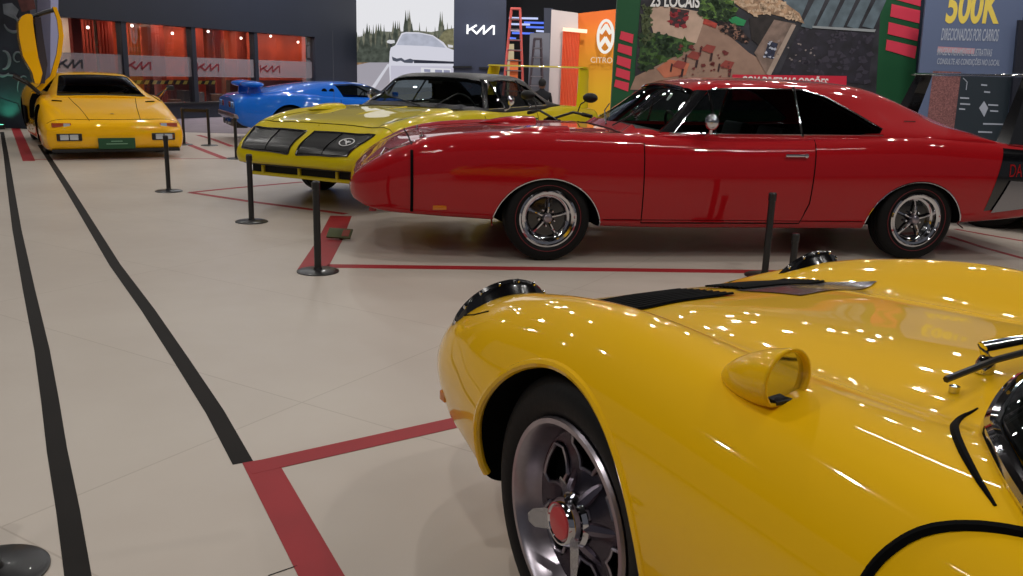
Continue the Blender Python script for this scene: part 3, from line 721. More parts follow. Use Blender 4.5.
    for side in (1, -1):
        for x in (0.0, -2.50): holed_wheel(root, x - .02, side, .838, R=.345, rr=.237, z=.341, tilt=.08, met=mALU if lights_up else mBLKP)
    return L
aM = rad(28.5)
mi = empty('sports_car', (.8802 - .02 * math.cos(aM), 2.2858 - .02 * math.sin(aM), 0), PI / 2 + aM, 'yellow low sports car in the foreground with black pop-up headlamps, bullet mirror and alloy wheel', 'car')
sports_car(mi, mYEL); mi.scale = (1, 1, 1.01)
g = G(985, 228)
ca_, sa_ = math.cos(rad(-40)), math.sin(rad(-40))
dk = empty('sports_car', (g.x + 2.5 * ca_ - .84 * sa_, g.y + 2.5 * sa_ + .84 * ca_, 0), rad(-40), 'dark low car behind the red car tail, only its rear tyre showing', 'car')
sports_car(dk, mNAV, False); dk.scale = (1, 1, .84)

# ------------------------------------------------------------------ amber wedge supercar facing the camera, one door raised
def wedge():
    root = empty('supercar', (-6.22, 13.45, 0), rad(302), 'yellow wedge supercar facing us with its scissor door raised, at far left', 'car')
    S = []
    for x, w, zc, zs, zb in [(1.10, .80, .42, .41, .22), (1.08, .90, .46, .45, .17), (1.0, .97, .505, .495, .13), (.85, 1.0, .55, .54, .12), (.5, 1.01, .635, .63, .12), (.1, 1.01, .715, .72, .12), (-.3, 1.0, .80, .80, .12),
            (-.8, .98, .84, .82, .12), (-1.6, 1.0, .86, .84, .12), (-2.3, 1.03, .92, .88, .13), (-2.8, 1.04, .93, .88, .16), (-3.2, 1.0, .90, .86, .22), (-3.35, .96, .86, .8, .3)]:
        h = zs - zb; S.append((x, [(0, zc), (w * .45, zc - .002), (w * .78, zc - .008), (w * .9, zs - .03), (w * .975, zs - h * .22), (w, zb + h * .5), (w * .985, zb + h * .2), (w * .95, zb + .01), (w * .86, zb), (0, zb)]))
    L = Loft(S, 5); body = obj('body', L.mesh(80), mDIA, root)
    cuts = [arch_cut(x, .32, .36, .62, 1.3, s) for s in (1, -1) for x in (0, -2.65)] + [boxcut(-1.95, -.5, -.72, .72, .35, 1.4)]
    cuts.append(boxcut(-1.45, -.35, -1.2, -.66, .42, 1.3))
    cut(body, cuts)
    GS = []
    for x, zr, wr, wb, zb in [(-.15, .79, .70, .80, .74), (-.3, .84, .66, .82, .76), (-.7, .985, .60, .83, .79), (-1.0, 1.075, .57, .83, .80), (-1.2, 1.105, .56, .83, .81), (-1.7, 1.11, .55, .82, .83), (-2.1, 1.06, .52, .8, .86), (-2.8, .95, .5, .76, .88)]:
        GS.append((x, [(0, zr), (wr * .5, zr - .005), (wr * .88, zr - .018), (wr, zr - .04 * min(1, (zr - zb) / .15)), (wr + (wb - wr) * .5, zb + (zr - zb) * .5), (wb - .01, zb + .005), (wb, zb - .03)]))
    GL = Loft(GS, 5, True); roof = obj('roof', GL.mesh(50), mDIA, root); cc = []
    bm = bmesh.new(); prism(bm, [(-.24, -.66), (-.22, 0), (-.24, .66), (-1.02, .535), (-1.04, 0), (-1.02, -.535)], 2, .6, 1.4); cc.append(bm)
    for s_ in (1, -1):
        bm = bmesh.new(); prism(bm, [(-.55, .83), (-1.05, 1.03), (-1.6, 1.05), (-1.75, .85)], 1, s_ * .4, s_ * 1.0); cc.append(bm)
    cut(roof, cc, .025)
    bm = bmesh.new(); grid(bm, lambda u, v: ((lambda x, y: (x, y, GL.z(x, y) - .006))(-.2 - .86 * u, (v * 2 - 1) * (.70 - .15 * u))), 10, 14); recalc(bm); obj('windscreen', bm, gTINT, root)
    bm = side_patch(GL, quad_side(GL, (-.5, .83), (-1.8, .84), (-1.6, 1.06), (-1.05, 1.05)), -.01, 1, 12, 5); obj('side_window', bm, gTINT, root)
    seam('windscreen_trim', [(x, y, GL.z(x, y) + .002) for x, y in [(-.22, -.66), (-.2, -.3), (-.2, .3), (-.22, .66)]], root, .014, mBLK)
    for s_ in (1, -1):
        bm = bmesh.new(); x_ = 1.03; hw = .21
        bm = bmesh.new(); box(bm, (1.0, s_ * .75, .455), (.16, .26, .055), Matrix.Rotation(0, 3, 'Y'), bev=.01); ind = obj('indicator_lamp', bm, mat('orange_lens', srgb(170, 66, 20), .2, 0, 1), root)
        bm = bmesh.new(); box(bm, (1.045, s_ * .68, .455), (.08, .09, .045), bev=.008); obj('clear_section', bm, mLENS, ind)
        bm = bmesh.new(); box(bm, (1.02, s_ * .66, .30), (.20, .34, .095), bev=.014); lr = obj('lamp_recess', bm, mBLK, root)
        for k in (0, 1):
            bm = bmesh.new(); box(bm, (1.09, s_ * (.60 + .13 * k), .30), (.08, .115, .07), bev=.008); obj('driving_lamp', bm, mLENS, lr)
        bm = bmesh.new(); box(bm, (1.08, s_ * .80, .30), (.08, .05, .07), bev=.01); obj('side_marker', bm, mAMB, lr)
        seam('bonnet_seam', top_line(L, [(1.0, s_ * .36), (.4, s_ * .42), (-.16, s_ * .50)], .001, 10), root, .004)
        bm = bmesh.new(); tube(bm, top_line(L, [(.02, s_ * .76), (.06, s_ * .62)], .004, 4), .012, 6); obj('bonnet_vent', bm, mVOID, root)
    seam('nose_seam', top_line(L, [(.93, -.93), (.96, 0), (.93, .93)], .001, 16), root, .004)
    bm = bmesh.new(); lathe(bm, [(.03, 0), (.02, .004), (0, .005)], 16, Matrix.Translation((.72, 0, L.z(.72, 0) + .002)) @ Matrix.Rotation(PI / 2, 4, 'X')); obj('bonnet_badge', bm, mat('dark_gold', srgb(90, 70, 20), .3, 1), root)
    bm = bmesh.new(); box(bm, (1.13, -.02, .215), (.012, .52, .145), bev=.004); pl = obj('number_plate', bm, mat('plate_green', srgb(24, 74, 44), .5), root)
    for z_, w_ in ((.245, .16), (.21, .3)):
        bm = bmesh.new(); box(bm, (1.138, -.02, z_), (.002, w_, .012)); obj('plate_text', bm, mat('plate_ink', srgb(120, 160, 130), .5), pl)
    bm = bmesh.new(); box(bm, (1.02, 0, .12), (.14, 1.8, .045), bev=.012); obj('front_splitter', bm, mBLK, root)
    # mirror on the closed side with its arms
    bm = bmesh.new(); tube(bm, [(-.30, .86, .80), (-.34, 1.0, .88), (-.34, 1.08, .90)], .013, 6); box(bm, (-.35, 1.10, .92), (.06, .13, .07), bev=.02); obj('door_mirror', bm, mBLK, root)
    bm = bmesh.new(); tube(bm, [(-.12, .64, .87), (-.02, .92, .70)], .010, 6); tube(bm, [(-.2, .9, .80), (-.05, 1.0, .94), (-.02, .86, .74)], .006, 5); obj('chrome_stay', bm, mCHR, root)
    # raised door (car's right side)
    def pathbox(bm, pts, wid, dep):
        V = []; pts = [(x, y + .22 * min(1, (z - .8) / .3), .8 + (z - .8) * .86) for x, y, z in pts]
        for (x, y, z), w_ in zip(pts, wid):
            V.append([bm.verts.new((x + dep / 2, y - w_ / 2, z)), bm.verts.new((x + dep / 2, y + w_ / 2, z)), bm.verts.new((x - dep / 2, y + w_ / 2, z)), bm.verts.new((x - dep / 2, y - w_ / 2, z))])
        for A, B in zip(V, V[1:]):
            for j in range(4): bm.faces.new((A[j], A[(j + 1) % 4], B[(j + 1) % 4], B[j]))
        bm.faces.new(V[0]); bm.faces.new(V[-1]); recalc(bm)
    bm = bmesh.new(); pathbox(bm, [(-.3, -1.06, .98), (-.35, -1.13, 1.15), (-.4, -1.2, 1.4), (-.42, -1.22, 1.7), (-.42, -1.22, 1.92), (-.42, -1.19, 2.02), (-.42, -1.16, 2.06)], [.07, .14, .21, .22, .20, .15, .07], .5)
    bmesh.ops.bevel(bm, geom=bm.edges[:], offset=.008, segments=2, affect='EDGES'); dr = obj('scissor_door', bm, mDIA, root)
    bm = bmesh.new(); pathbox(bm, [(-.3, -.98, .82), (-.36, -.90, 1.1), (-.40, -.78, 1.45), (-.42, -.72, 1.75), (-.42, -.73, 2.0), (-.42, -.78, 2.2)], [.12, .075, .07, .07, .06, .055], .09); obj('window_frame', bm, mDIA, dr)
    bm = bmesh.new(); pathbox(bm, [(-.35, -1.0, .98), (-.40, -1.03, 1.3), (-.44, -1.04, 1.7), (-.44, -1.04, 2.02)], [.10, .12, .10, .08], .4); obj('door_lining', bm, mat('plum_leather', srgb(40, 30, 40), .5), dr)
    bm = bmesh.new(); tube(bm, [(-.42, -.94, 1.83), (-.42, -.75, 1.91), (-.42, -.58, 1.96)], .03, 8); obj('frame_bar', bm, mBLK, dr)
    bm = bmesh.new(); tube(bm, [(-.2, -1.25, 1.05), (-.2, -1.05, .95), (-.25, -.90, .82)], .03, 8); obj('hinge_strut', bm, mBLK, dr)
    bm = side_patch(L, quad_side(L, (-.55, .35), (-1.2, .35), (-1.3, .62), (-.7, .62)), .002, -1, 8, 6) if False else bmesh.new()
    box(bm, (-1.9, -1.03, .45), (.5, .03, .26), bev=.01); obj('side_intake', bm, mVOID, root)
    for y in (.36, -.36): seat(root, -1.45, y, .16, mTAN, h=.55)
    bm = bmesh.new(); box(bm, (-.55, 0, .72), (.3, 1.3, .14), bev=.04); obj('dashboard', bm, mBLK, root)
    steering(root, -.85, .36, .76)
    for side in (1, -1):
        for x in (0, -2.65): holed_wheel(root, x, side, .93, R=.32, rr=.21, fancy=False)
    root.scale = (1, .93, 1.05)
wedge()

# ------------------------------------------------------------------ blue supercar seen from its tail
def blue():
    root = empty('supercar', (-2.22, 18.0, 0), rad(27), 'blue mid-engined supercar seen from its tail, behind the yellow winged car', 'car')
    S = []
    for x, w, zc, zs, zb in [(.85, .70, .48, .46, .2), (.75, .82, .54, .52, .16), (.4, .92, .63, .64, .15), (0, .95, .72, .72, .15), (-.5, .95, .80, .76, .15), (-1.2, .94, .86, .80, .15), (-1.8, .96, .92, .84, .15), (-2.4, .985, .93, .88, .16),
            (-2.9, .98, .89, .86, .20), (-3.25, .95, .86, .83, .28), (-3.42, .92, .83, .80, .34), (-3.5, .88, .78, .75, .42)]:
        h = zs - zb; S.append((x, [(0, zc), (w * .45, zc - .004), (w * .75, zs + .005), (w * .9, zs - .025), (w * .97, zs - h * .2), (w, zb + h * .52), (w * .98, zb + h * .22), (w * .94, zb + .01), (w * .84, zb), (0, zb)]))
    L = Loft(S, 5); body = obj('body', L.mesh(80), mBLU, root)
    cuts = [arch_cut(x, .32, .37, .6, 1.3, s) for s in (1, -1) for x in (0, -2.55)] + [boxcut(-1.6, -.55, -.7, .7, .4, 1.4)]
    cut(body, cuts)
    GS = []
    for x, zr, wr, wb, zb in [(-.25, .79, .60, .72, .72), (-.6, .95, .56, .76, .76), (-.95, 1.07, .54, .78, .78), (-1.2, 1.10, .53, .79, .79), (-1.7, 1.105, .53, .80, .80), (-2.2, 1.06, .56, .80, .83), (-2.8, .96, .62, .8, .84), (-3.2, .87, .64, .78, .83)]:
        GS.append((x, [(0, zr), (wr * .5, zr - .008), (wr * .85, zr - .03), (wr, zr - .06 * min(1, (zr - zb) / .15)), (wr + (wb - wr) * .5, zb + (zr - zb) * .5), (wb - .01, zb + .005), (wb, zb - .03)]))
    GL = Loft(GS, 5, True); roof = obj('roof', GL.mesh(50), mBLU, root); cc = []
    bm = bmesh.new(); prism(bm, [(-.33, -.58), (-.3, 0), (-.33, .58), (-.95, .5), (-.98, 0), (-.95, -.5)], 2, .6, 1.4); cc.append(bm)
    for s_ in (1, -1):
        bm = bmesh.new(); prism(bm, [(-.50, .82), (-.95, 1.02), (-1.3, 1.05), (-1.62, 1.03), (-1.52, .83)], 1, s_ * .4, s_ * 1.0); cc.append(bm)
    cut(roof, cc, .025)
    bm = bmesh.new(); grid(bm, lambda u, v: ((lambda x, y: (x, y, GL.z(x, y) - .006))(-.28 - .70 * u, (v * 2 - 1) * (.62 - .12 * u))), 8, 12); recalc(bm); obj('windscreen', bm, gTINT, root)
    for s_ in (1, -1):
        bm = side_patch(GL, quad_side(GL, (-.45, .81), (-1.58, .82), (-1.66, 1.05), (-.95, 1.05)), -.01, s_, 12, 5); obj('side_window', bm, gTINT, root)
        seam('window_trim', side_line(GL, [(-.48, .81), (-.95, 1.03), (-1.3, 1.06), (-1.64, 1.04)], .004, s_, 5), root, .012, mBLK)
        # circular flank intakes
        for x_, z_, r_ in ((-1.72, .93, .05), (-1.86, .93, .05)):
            bm = bmesh.new(); lathe(bm, [(r_, .0), (r_, .006), (0, .006)], 16, Matrix.Translation((x_, s_ * (GL.y(x_, z_) - .0), z_)) @ (Matrix.Identity(4) if s_ > 0 else Matrix.Rotation(PI, 4, 'Z'))); obj('flank_intake', bm, mVOID, root)
        bm = bmesh.new(); prof = [(-2.95, 0), (-3.0, .12), (-3.18, .13), (-3.2, 0)]
        bm2 = bmesh.new(); prism(bm2, [(x, .86 + z) for x, z in prof], 1, s_ * .50 - .03, s_ * .50 + .03); recalc(bm2); obj('wing_post', bm2, mBLU, root)
        bm.free()
        bm = bmesh.new(); r = bmesh.ops.create_uvsphere(bm, u_segments=20, v_segments=12, radius=1); bmesh.ops.scale(bm, vec=(.20, .44, .065), verts=r['verts']); bmesh.ops.translate(bm, vec=(-3.12, s_ * .47, 1.02), verts=r['verts']); obj('wing_blade', bm, mBLU, root)
        for k in range(3):
            bm = bmesh.new(); lathe(bm, [(.06, 0), (.055, .02), (0, .025)], 18, Matrix.Translation((-3.495, s_ * (.36 + .18 * k), .66)) @ Matrix.Rotation(PI / 2, 4, 'Z')); obj('tail_lamp', bm, mat('blue_lens', srgb(90, 140, 200), .2, .2, 1) if k else mat('red_lens', srgb(120, 8, 10), .2), root)
    bm = bmesh.new(); box(bm, (-3.47, 0, .47), (.12, 1.78, .09), bev=.03); obj('rear_bumper', bm, mALU, root)
    bm = bmesh.new(); box(bm, (-3.36, 0, .34), (.2, 1.5, .16), bev=.03); df = obj('rear_diffuser', bm, mBLK, root)
    for y in (-.12, .12):
        bm = bmesh.new(); lathe(bm, [(.045, 0), (.05, .1), (.04, .1), (.04, .02)], 20, Matrix.Translation((-3.42, y, .34)) @ Matrix.Rotation(PI / 2, 4, 'Z')); obj('exhaust', bm, mCHR, df)
    seam('door_seam', side_line(L, [(-.35, .25), (-.42, .76)], .001, -1, 8), root, .005); seam('door_seam', side_line(L, [(-1.62, .25), (-1.6, .78)], .001, -1, 8), root, .005)
    for y in (.34, -.34): seat(root, -1.3, y, .16, h=.55)
    steering(root, -.85, .34, .74)
    bm = bmesh.new(); tube(bm, [(-.55, -.84, .80), (-.58, -.98, .86)], .012, 6); box(bm, (-.6, -1.02, .9), (.08, .14, .09), bev=.02); obj('door_mirror', bm, mBLU, root)
    for side in (1, -1):
        for x in (0, -2.55): holed_wheel(root, x, side, .90, R=.33, rr=.22, fancy=False)
blue()

# ------------------------------------------------------------------ motorcycle between the cars
def motorcycle():
    root = empty('motorcycle', (.62, 9.25, 0), rad(-8), 'motorcycle behind the red car, only its handlebar and mirrors showing', 'motorcycle')
    for x in (-.72, .62):
        bm = bmesh.new(); lathe(bm, [(.25, -.045), (.29, -.055), (.31, -.02), (.31, .02), (.29, .055), (.25, .045), (.25, -.045)], 40, Matrix.Translation((x, 0, .31))); recalc(bm); w = obj('wheel', bm, mRUB, root)
        bm = bmesh.new(); lathe(bm, [(.25, -.03), (.235, 0), (.25, .03)], 40, Matrix.Translation((x, 0, .31)))
        for k in range(6):
            a = PI * k / 3; tube(bm, [(x, 0, .31), (x + .245 * math.cos(a), 0, .31 + .245 * math.sin(a))], .012, 6)
        obj('rim', bm, mALU, w)
    bm = bmesh.new(); r = bmesh.ops.create_uvsphere(bm, u_segments=24, v_segments=14, radius=1); bmesh.ops.scale(bm, vec=(.28, .15, .14), verts=r['verts']); bmesh.ops.translate(bm, vec=(-.12, 0, .76), verts=r['verts']); obj('tank', bm, mRED, root)
    bm = bmesh.new(); box(bm, (.35, 0, .76), (.6, .24, .08), bev=.035); obj('seat', bm, mLEATH, root)
    bm = bmesh.new(); box(bm, (-.05, 0, .42), (.42, .26, .34), bev=.05); obj('engine', bm, mALU, root)
    bm = bmesh.new(); tube(bm, [(-.45, 0, .86), (-.05, 0, .62), (.35, 0, .68), (.62, 0, .31)], .025, 8); tube(bm, [(-.4, 0, .8), (-.25, 0, .3), (.25, 0, .28), (.35, 0, .68)], .02, 8); obj('frame', bm, mBLK, root)
    for s_ in (1, -1):
        bm = bmesh.new(); tube(bm, [(-.72, s_ * .09, .31), (-.46, s_ * .08, .92)], .02, 8); obj('fork', bm, mCHR, root)
    bm = bmesh.new(); tube(bm, [(-.34, .36, .97), (-.40, .2, 1.0), (-.44, 0, .93), (-.40, -.2, 1.0), (-.34, -.36, .97)], .013, 8); hb = obj('handlebar', bm, mBLK, root)
    for s_ in (1, -1):
        bm = bmesh.new(); tube(bm, [(-.36, s_ * .28, .985), (-.335, s_ * .38, .965)], .019, 8); obj('grip', bm, mRUB, hb)
        bm = bmesh.new(); tube(bm, [(-.38, s_ * .24, 1.0), (-.38, s_ * .27, 1.08), (-.37, s_ * .33, 1.12)], .007, 6)
        r = bmesh.ops.create_uvsphere(bm, u_segments=18, v_segments=10, radius=1); bmesh.ops.scale(bm, vec=(.03, .085, .048), verts=r['verts']); bmesh.ops.translate(bm, vec=(-.37, s_ * .37, 1.145), verts=r['verts']); obj('mirror', bm, mBLK, hb)
    bm = bmesh.new(); lathe(bm, [(.09, 0), (.085, .05), (.05, .12), (0, .13)], 24, Matrix.Translation((-.50, 0, .86)) @ Matrix.Rotation(-PI / 2, 4, 'Z')); obj('headlamp', bm, mBLK, root)
    root.rotation_euler.z = rad(55)
motorcycle()
# ------------------------------------------------------------------ barriers
def stanchion(loc, label, h=.62, group='low black barrier posts', lean=(0, 0), br=1.0):
    root = empty('stanchion', loc, 0, label, 'barrier post', group)
    bm = bmesh.new(); lathe(bm, [(0, 0), (.142 * br, 0), (.142 * br, .006), (.13 * br, .012), (.03, .018), (.026, .03), (0, .03)], 48); recalc(bm); bm.transform(Matrix.Rotation(PI / 2, 4, 'X')); bm.transform(Matrix.Identity(4)); recalc(bm); obj('base', bm, mSTAN, root)
    bm = bmesh.new(); lathe(bm, [(0, .02), (.024, .02), (.024, h - .06), (.028, h - .055), (.028, h - .008), (.022, h), (0, h)], 24); recalc(bm); bm.transform(Matrix.Rotation(PI / 2, 4, 'X')); obj('post', bm, mSTAN, root)
    root.rotation_euler = (lean[0], lean[1], 0)
    return root
grp = None
stanchion(G(318, 271.5), 'black barrier post nearest the red car nose', group=grp)
stanchion(G(251.7, 221.8), 'black barrier post in front of the yellow winged car nose', h=.60, group=grp)
stanchion(G(168.9, 191.3), 'black barrier post standing alone in front of the wedge supercar', h=.60, group=grp)
sD = stanchion(G(209.5, 145.5), 'black barrier post holding a belt beside the wedge supercar', h=.62, group=grp)
stanchion(G(236.6, 158.7), 'black barrier post under the tail of the blue supercar', h=.60, group=grp)
gF = G(764.5, 276); stanchion(gF, 'black barrier post in front of the red car door', h=.60, group=grp)
gG = G(791, 280); s = stanchion(gG, 'short black post beside the taller post at the red car door', h=.335, group=grp, br=.25)
stanchion(G(-8, 573), 'black round barrier base at the bottom left corner', h=.62, group=grp)
# belt from the post to the left
g0 = Vector(sD.location) + Vector((0, 0, .60)); g1 = GP(182, 105, g0, Vector((0, 1, 0)))
bm = bmesh.new(); box(bm, ((g0.x + g1.x) / 2, g0.y, .58), (g0.x - g1.x, .004, .05)); finish(obj('barrier_belt', bm, mSTAN), 'black retractable belt stretched from a post behind the wedge supercar', 'belt')
stanchion((g1.x, g0.y, 0), 'black barrier post hidden behind the wedge supercar', group=grp)

# ------------------------------------------------------------------ floor, tape
def floor_mat():
    m = bpy.data.materials.new('beige_vinyl'); m.use_nodes = True; nt = m.node_tree; b = nt.nodes['Principled BSDF']
    tc = nt.nodes.new('ShaderNodeTexCoord'); n = nt.nodes.new('ShaderNodeTexNoise'); n.inputs['Scale'].default_value = .8; n.inputs['Detail'].default_value = 8
    n2 = nt.nodes.new('ShaderNodeTexNoise'); n2.inputs['Scale'].default_value = 6; n2.inputs['Detail'].default_value = 6
    nt.links.new(tc.outputs['Object'], n.inputs['Vector']); nt.links.new(tc.outputs['Object'], n2.inputs['Vector'])
    br = nt.nodes.new('ShaderNodeTexBrick'); br.inputs['Scale'].default_value = .2; br.inputs['Mortar Size'].default_value = .0007; br.offset = 0
    br.inputs['Color1'].default_value = (1, 1, 1, 1); br.inputs['Color2'].default_value = (.97, .97, .97, 1); br.inputs['Mortar'].default_value = (.8, .78, .76, 1)
    mp = nt.nodes.new('ShaderNodeMapping'); mp.inputs['Rotation'].default_value = (0, 0, .54); nt.links.new(tc.outputs['Object'], mp.inputs['Vector']); nt.links.new(mp.outputs[0], br.inputs['Vector'])
    rp = nt.nodes.new('ShaderNodeValToRGB'); rp.color_ramp.elements[0].color = srgb(182, 170, 158); rp.color_ramp.elements[1].color = srgb(194, 184, 172); rp.color_ramp.elements[0].position = .3; rp.color_ramp.elements[1].position = .7
    mx = nt.nodes.new('ShaderNodeMix'); mx.data_type = 'RGBA'; mx.blend_type = 'MULTIPLY'; mx.inputs[0].default_value = 1
    nt.links.new(n.outputs[0], rp.inputs[0]); nt.links.new(rp.outputs[0], mx.inputs[6]); nt.links.new(br.outputs[0], mx.inputs[7]); nt.links.new(mx.outputs[2], b.inputs['Base Color'])
    r2 = nt.nodes.new('ShaderNodeMapRange'); r2.inputs[3].default_value = .30; r2.inputs[4].default_value = .46; nt.links.new(n2.outputs[0], r2.inputs[0]); nt.links.new(r2.outputs[0], b.inputs['Roughness'])
    b.inputs['Specular IOR Level'].default_value = .45
    bp = nt.nodes.new('ShaderNodeBump'); bp.inputs['Strength'].default_value = .06; nt.links.new(n2.outputs[0], bp.inputs['Height']); nt.links.new(bp.outputs[0], b.inputs['Normal'])
    return m
bm = bmesh.new(); box(bm, (0, 14, -.06), (60, 50, .1)); finish(obj('floor', bm, mat('hall_carpet', srgb(118, 106, 112), .8, noise=.1, nscale=3)), kind='structure')
eL, eR = G(-30, 127.5), G(250, 134)
bm = bmesh.new(); far = eR + (eR - eL).normalized() * 30
prism(bm, [(-14, -6), (16, -6), (16, 18), (far.x, far.y), (eL.x - 2, eL.y)], 2, -.012, -.0) if False else prism(bm, [(-16, -6), (14, -6), (14, 22), (-2.5, 20.5), (eR.x, eR.y), (eL.x - 3, eL.y)], 2, -.009, 0)
recalc(bm); vin = obj('floor_vinyl', bm, floor_mat(), smooth=False); finish(vin, kind='structure')
def tape(pxs, w, m, label, z=.0012, world=None):
    P = world or [G(*p) for p in pxs]; P = [Vector((p[0], p[1], 0)) for p in P]
    bm = bmesh.new(); Lh = []; n = len(P)
    for i, p in enumerate(P):
        t = (P[min(i + 1, n - 1)] - P[max(i - 1, 0)]); t.normalize(); s_ = Vector((-t.y, t.x, 0))
        ww = w[i] if isinstance(w, (list, tuple)) else w
        # mitre
        if 0 < i < n - 1:
            a = (P[i] - P[i - 1]).normalized(); b = (P[i + 1] - P[i]).normalized(); c = max(.4, math.sqrt(max(0, (1 + a.dot(b)) / 2))); ww = ww / c
        Lh.append([(p + s_ * ww / 2).to_2d(), (p - s_ * ww / 2).to_2d()])
    for z_ in (0,):
        T = [[bm.verts.new((q.x, q.y, z)) for q in l] for l in Lh]; B = [[bm.verts.new((q.x, q.y, .0002)) for q in l] for l in Lh]
    for i in range(n - 1):
        bm.faces.new((T[i][0], T[i + 1][0], T[i + 1][1], T[i][1])); bm.faces.new((B[i][1], B[i + 1][1], B[i + 1][0], B[i][0]))
        bm.faces.new((T[i][0], B[i][0], B[i + 1][0], T[i + 1][0])); bm.faces.new((T[i][1], T[i + 1][1], B[i + 1][1], B[i][1]))
    bm.faces.new((T[0][0], T[0][1], B[0][1], B[0][0])); bm.faces.new((T[-1][0], B[-1][0], B[-1][1], T[-1][1]))
    recalc(bm)
    return finish(obj('floor_tape', bm, m, smooth=False), label, 'tape')
mTB = mat('black_tape', srgb(24, 20, 17), .7, noise=.15, nscale=5, spec=.2); mTR = mat('red_tape', srgb(150, 22, 30), .6, noise=.06, nscale=5)
tape([(84, 620), (78, 576), (68, 510), (57, 450), (50, 400), (42, 350), (29, 290), (17, 230), (11, 190), (6, 155), (2, 132)], .065, mTB, 'long black floor tape nearest the left edge of the picture')
tape([(243, 463), (215, 412), (180, 358), (148, 310), (115, 265), (90, 224), (68, 188), (50, 160), (40, 145)], .07, mTB, 'long black floor tape running from the red corner to the wedge supercar')
# red outline of the foreground bay (outer corner near the post base)
c0 = G(262, 466); c1 = G(322, 577)
tape(None, .115, mTR, 'red floor tape along the near side of the foreground bay', .0016, [c0 - (c1 - c0).normalized() * .05, c0 + (c1 - c0) * 3.2])
c2 = G(459, 422); tape(None, .095, mTR, 'red floor tape crossing in front of the foreground yellow car', .0022, [c0 - (c2 - c0).normalized() * .05, c0 + (c2 - c0) * 4.2])
tape([(327, 266), (745, 271.5), (1100, 277)], .115, mTR, 'red floor tape along the near side of the red car')
tape([(312, 270), (330, 240), (341, 216)], .2, mTR, 'short wide red floor tape at the red car nose')
tape([(346, 214), (250, 201.5), (190, 192.5)], .085, mTR, 'red floor tape in front of the yellow winged car')
tape([(190, 192.5), (240, 187.5), (302, 182)], .075, mTR, 'red floor tape beside the wheel of the yellow winged car')
tape([(15, 127), (21, 141), (29, 161)], .15, mTR, 'wide red floor tape left of the wedge supercar')
tape([(30, 159.5), (130, 159), (243, 158.5)], .05, mTR, 'thin red floor tape in front of the wedge supercar')
tape([(172, 138), (200, 149), (226, 159)], .11, mTR, 'red floor tape right of the wedge supercar')
tape([(198, 135), (215, 140), (232, 146.5)], .10, mTR, 'red floor tape under the tail of the blue supercar')
tape([(948, 236), (985, 248), (1040, 263)], .06, mTR, 'nearer red floor tape behind the red car rear wheel')
tape([(955, 229), (985, 234.5), (1040, 244)], .05, mTR, 'farther red floor tape behind the red car rear wheel')
bm = bmesh.new(); box(bm, (0, 0, .008), (.20, .10, .016), bev=.003); bm.transform(Matrix.Translation((0, 0, .045)) @ Matrix.Rotation(rad(38), 4, 'X')); box(bm, (0, .04, .03), (.02, .06, .06)); p = obj('floor_plaque', bm, mat('olive_sign', srgb(78, 84, 48), .4)); p.location = G(340, 239.5); p.rotation_euler = (0, 0, -.15); finish(p, 'small olive plaque lying on the red tape by the red car nose', 'plaque')
bm = bmesh.new(); box(bm, (.055, 0, .017), (.06, .07, .002)); bm.transform(Matrix.Translation((0, 0, .045)) @ Matrix.Rotation(rad(38), 4, 'X')); obj('printed_patch', bm, mat('rust_print', srgb(140, 60, 40), .5), p)
bm = bmesh.new(); lathe(bm, [(.22, 0), (.22, .006), (.2, .008), (0, .008)], 4); bm.transform(Matrix.Rotation(PI / 2, 4, 'X')); bm.free()
bm = bmesh.new(); tube(bm, [G(268, 576) + Vector((0, 0, .001)), G(297, 566) + Vector((0, 0, .001))], .0015, 5); finish(obj('cable', bm, mBLK), 'thin dark thread on the floor by the near red tape', 'cable')

# ------------------------------------------------------------------ walls, stands
class Wall:
    def __init__(s, p0, p1):
        s.p0 = Vector((p0[0], p0[1], 0)); s.d = (Vector((p1[0], p1[1], 0)) - s.p0).normalized(); s.n = Vector((s.d.y, -s.d.x, 0))
        s.M = Matrix((s.d, Vector((0, 0, 1)), s.n)).transposed().to_4x4(); s.M.translation = s.p0
    def uv(s, u, v):
        p = GP(u, v, s.p0, s.n) - s.p0; return (p.dot(s.d), p.z)
    def slab(s, name, poly, z0, z1, m, parent=None, px=False):
        if px: poly = [s.uv(*p) for p in poly]
        bm = bmesh.new(); prism(bm, poly, 2, z0, z1); recalc(bm); o = obj(name, bm, m, parent, smooth=False)
        if not parent: o.matrix_world = s.M
        return o
    def rect(s, name, x0, x1, y0, y1, z0, z1, m, parent=None):
        return s.slab(name, [(x0, y0), (x1, y0), (x1, y1), (x0, y1)], z0, z1, m, parent)
def wtext(wall, name, body, x0, x1, y0, h, z, m, parent, bold=.0, shear=0):
    t = bpy.data.curves.new('t', 'FONT'); t.body = body; t.size = 1; t.extrude = .001; t.offset = bold; t.shear = shear
    o = bpy.data.objects.new('t', t); C.objects.link(o); bpy.context.view_layer.update()
    me = bpy.data.meshes.new_from_object(o.evaluated_get(bpy.context.evaluated_depsgraph_get())); bpy.data.objects.remove(o)
    xs = [v.co.x for v in me.vertices]; ys = [v.co.y for v in me.vertices]
    xa, xb, ya, yb = min(xs), max(xs), min(0, min(ys)) if False else 0, max(ys)
    for v in me.vertices: v.co = (x0 + (v.co.x - xa) / (xb - xa) * (x1 - x0), y0 + (v.co.y - ya) / (yb - ya) * h, z + v.co.z)
    o2 = link(name, me, m, parent)
    if not parent: o2.matrix_world = wall.M
    return o2
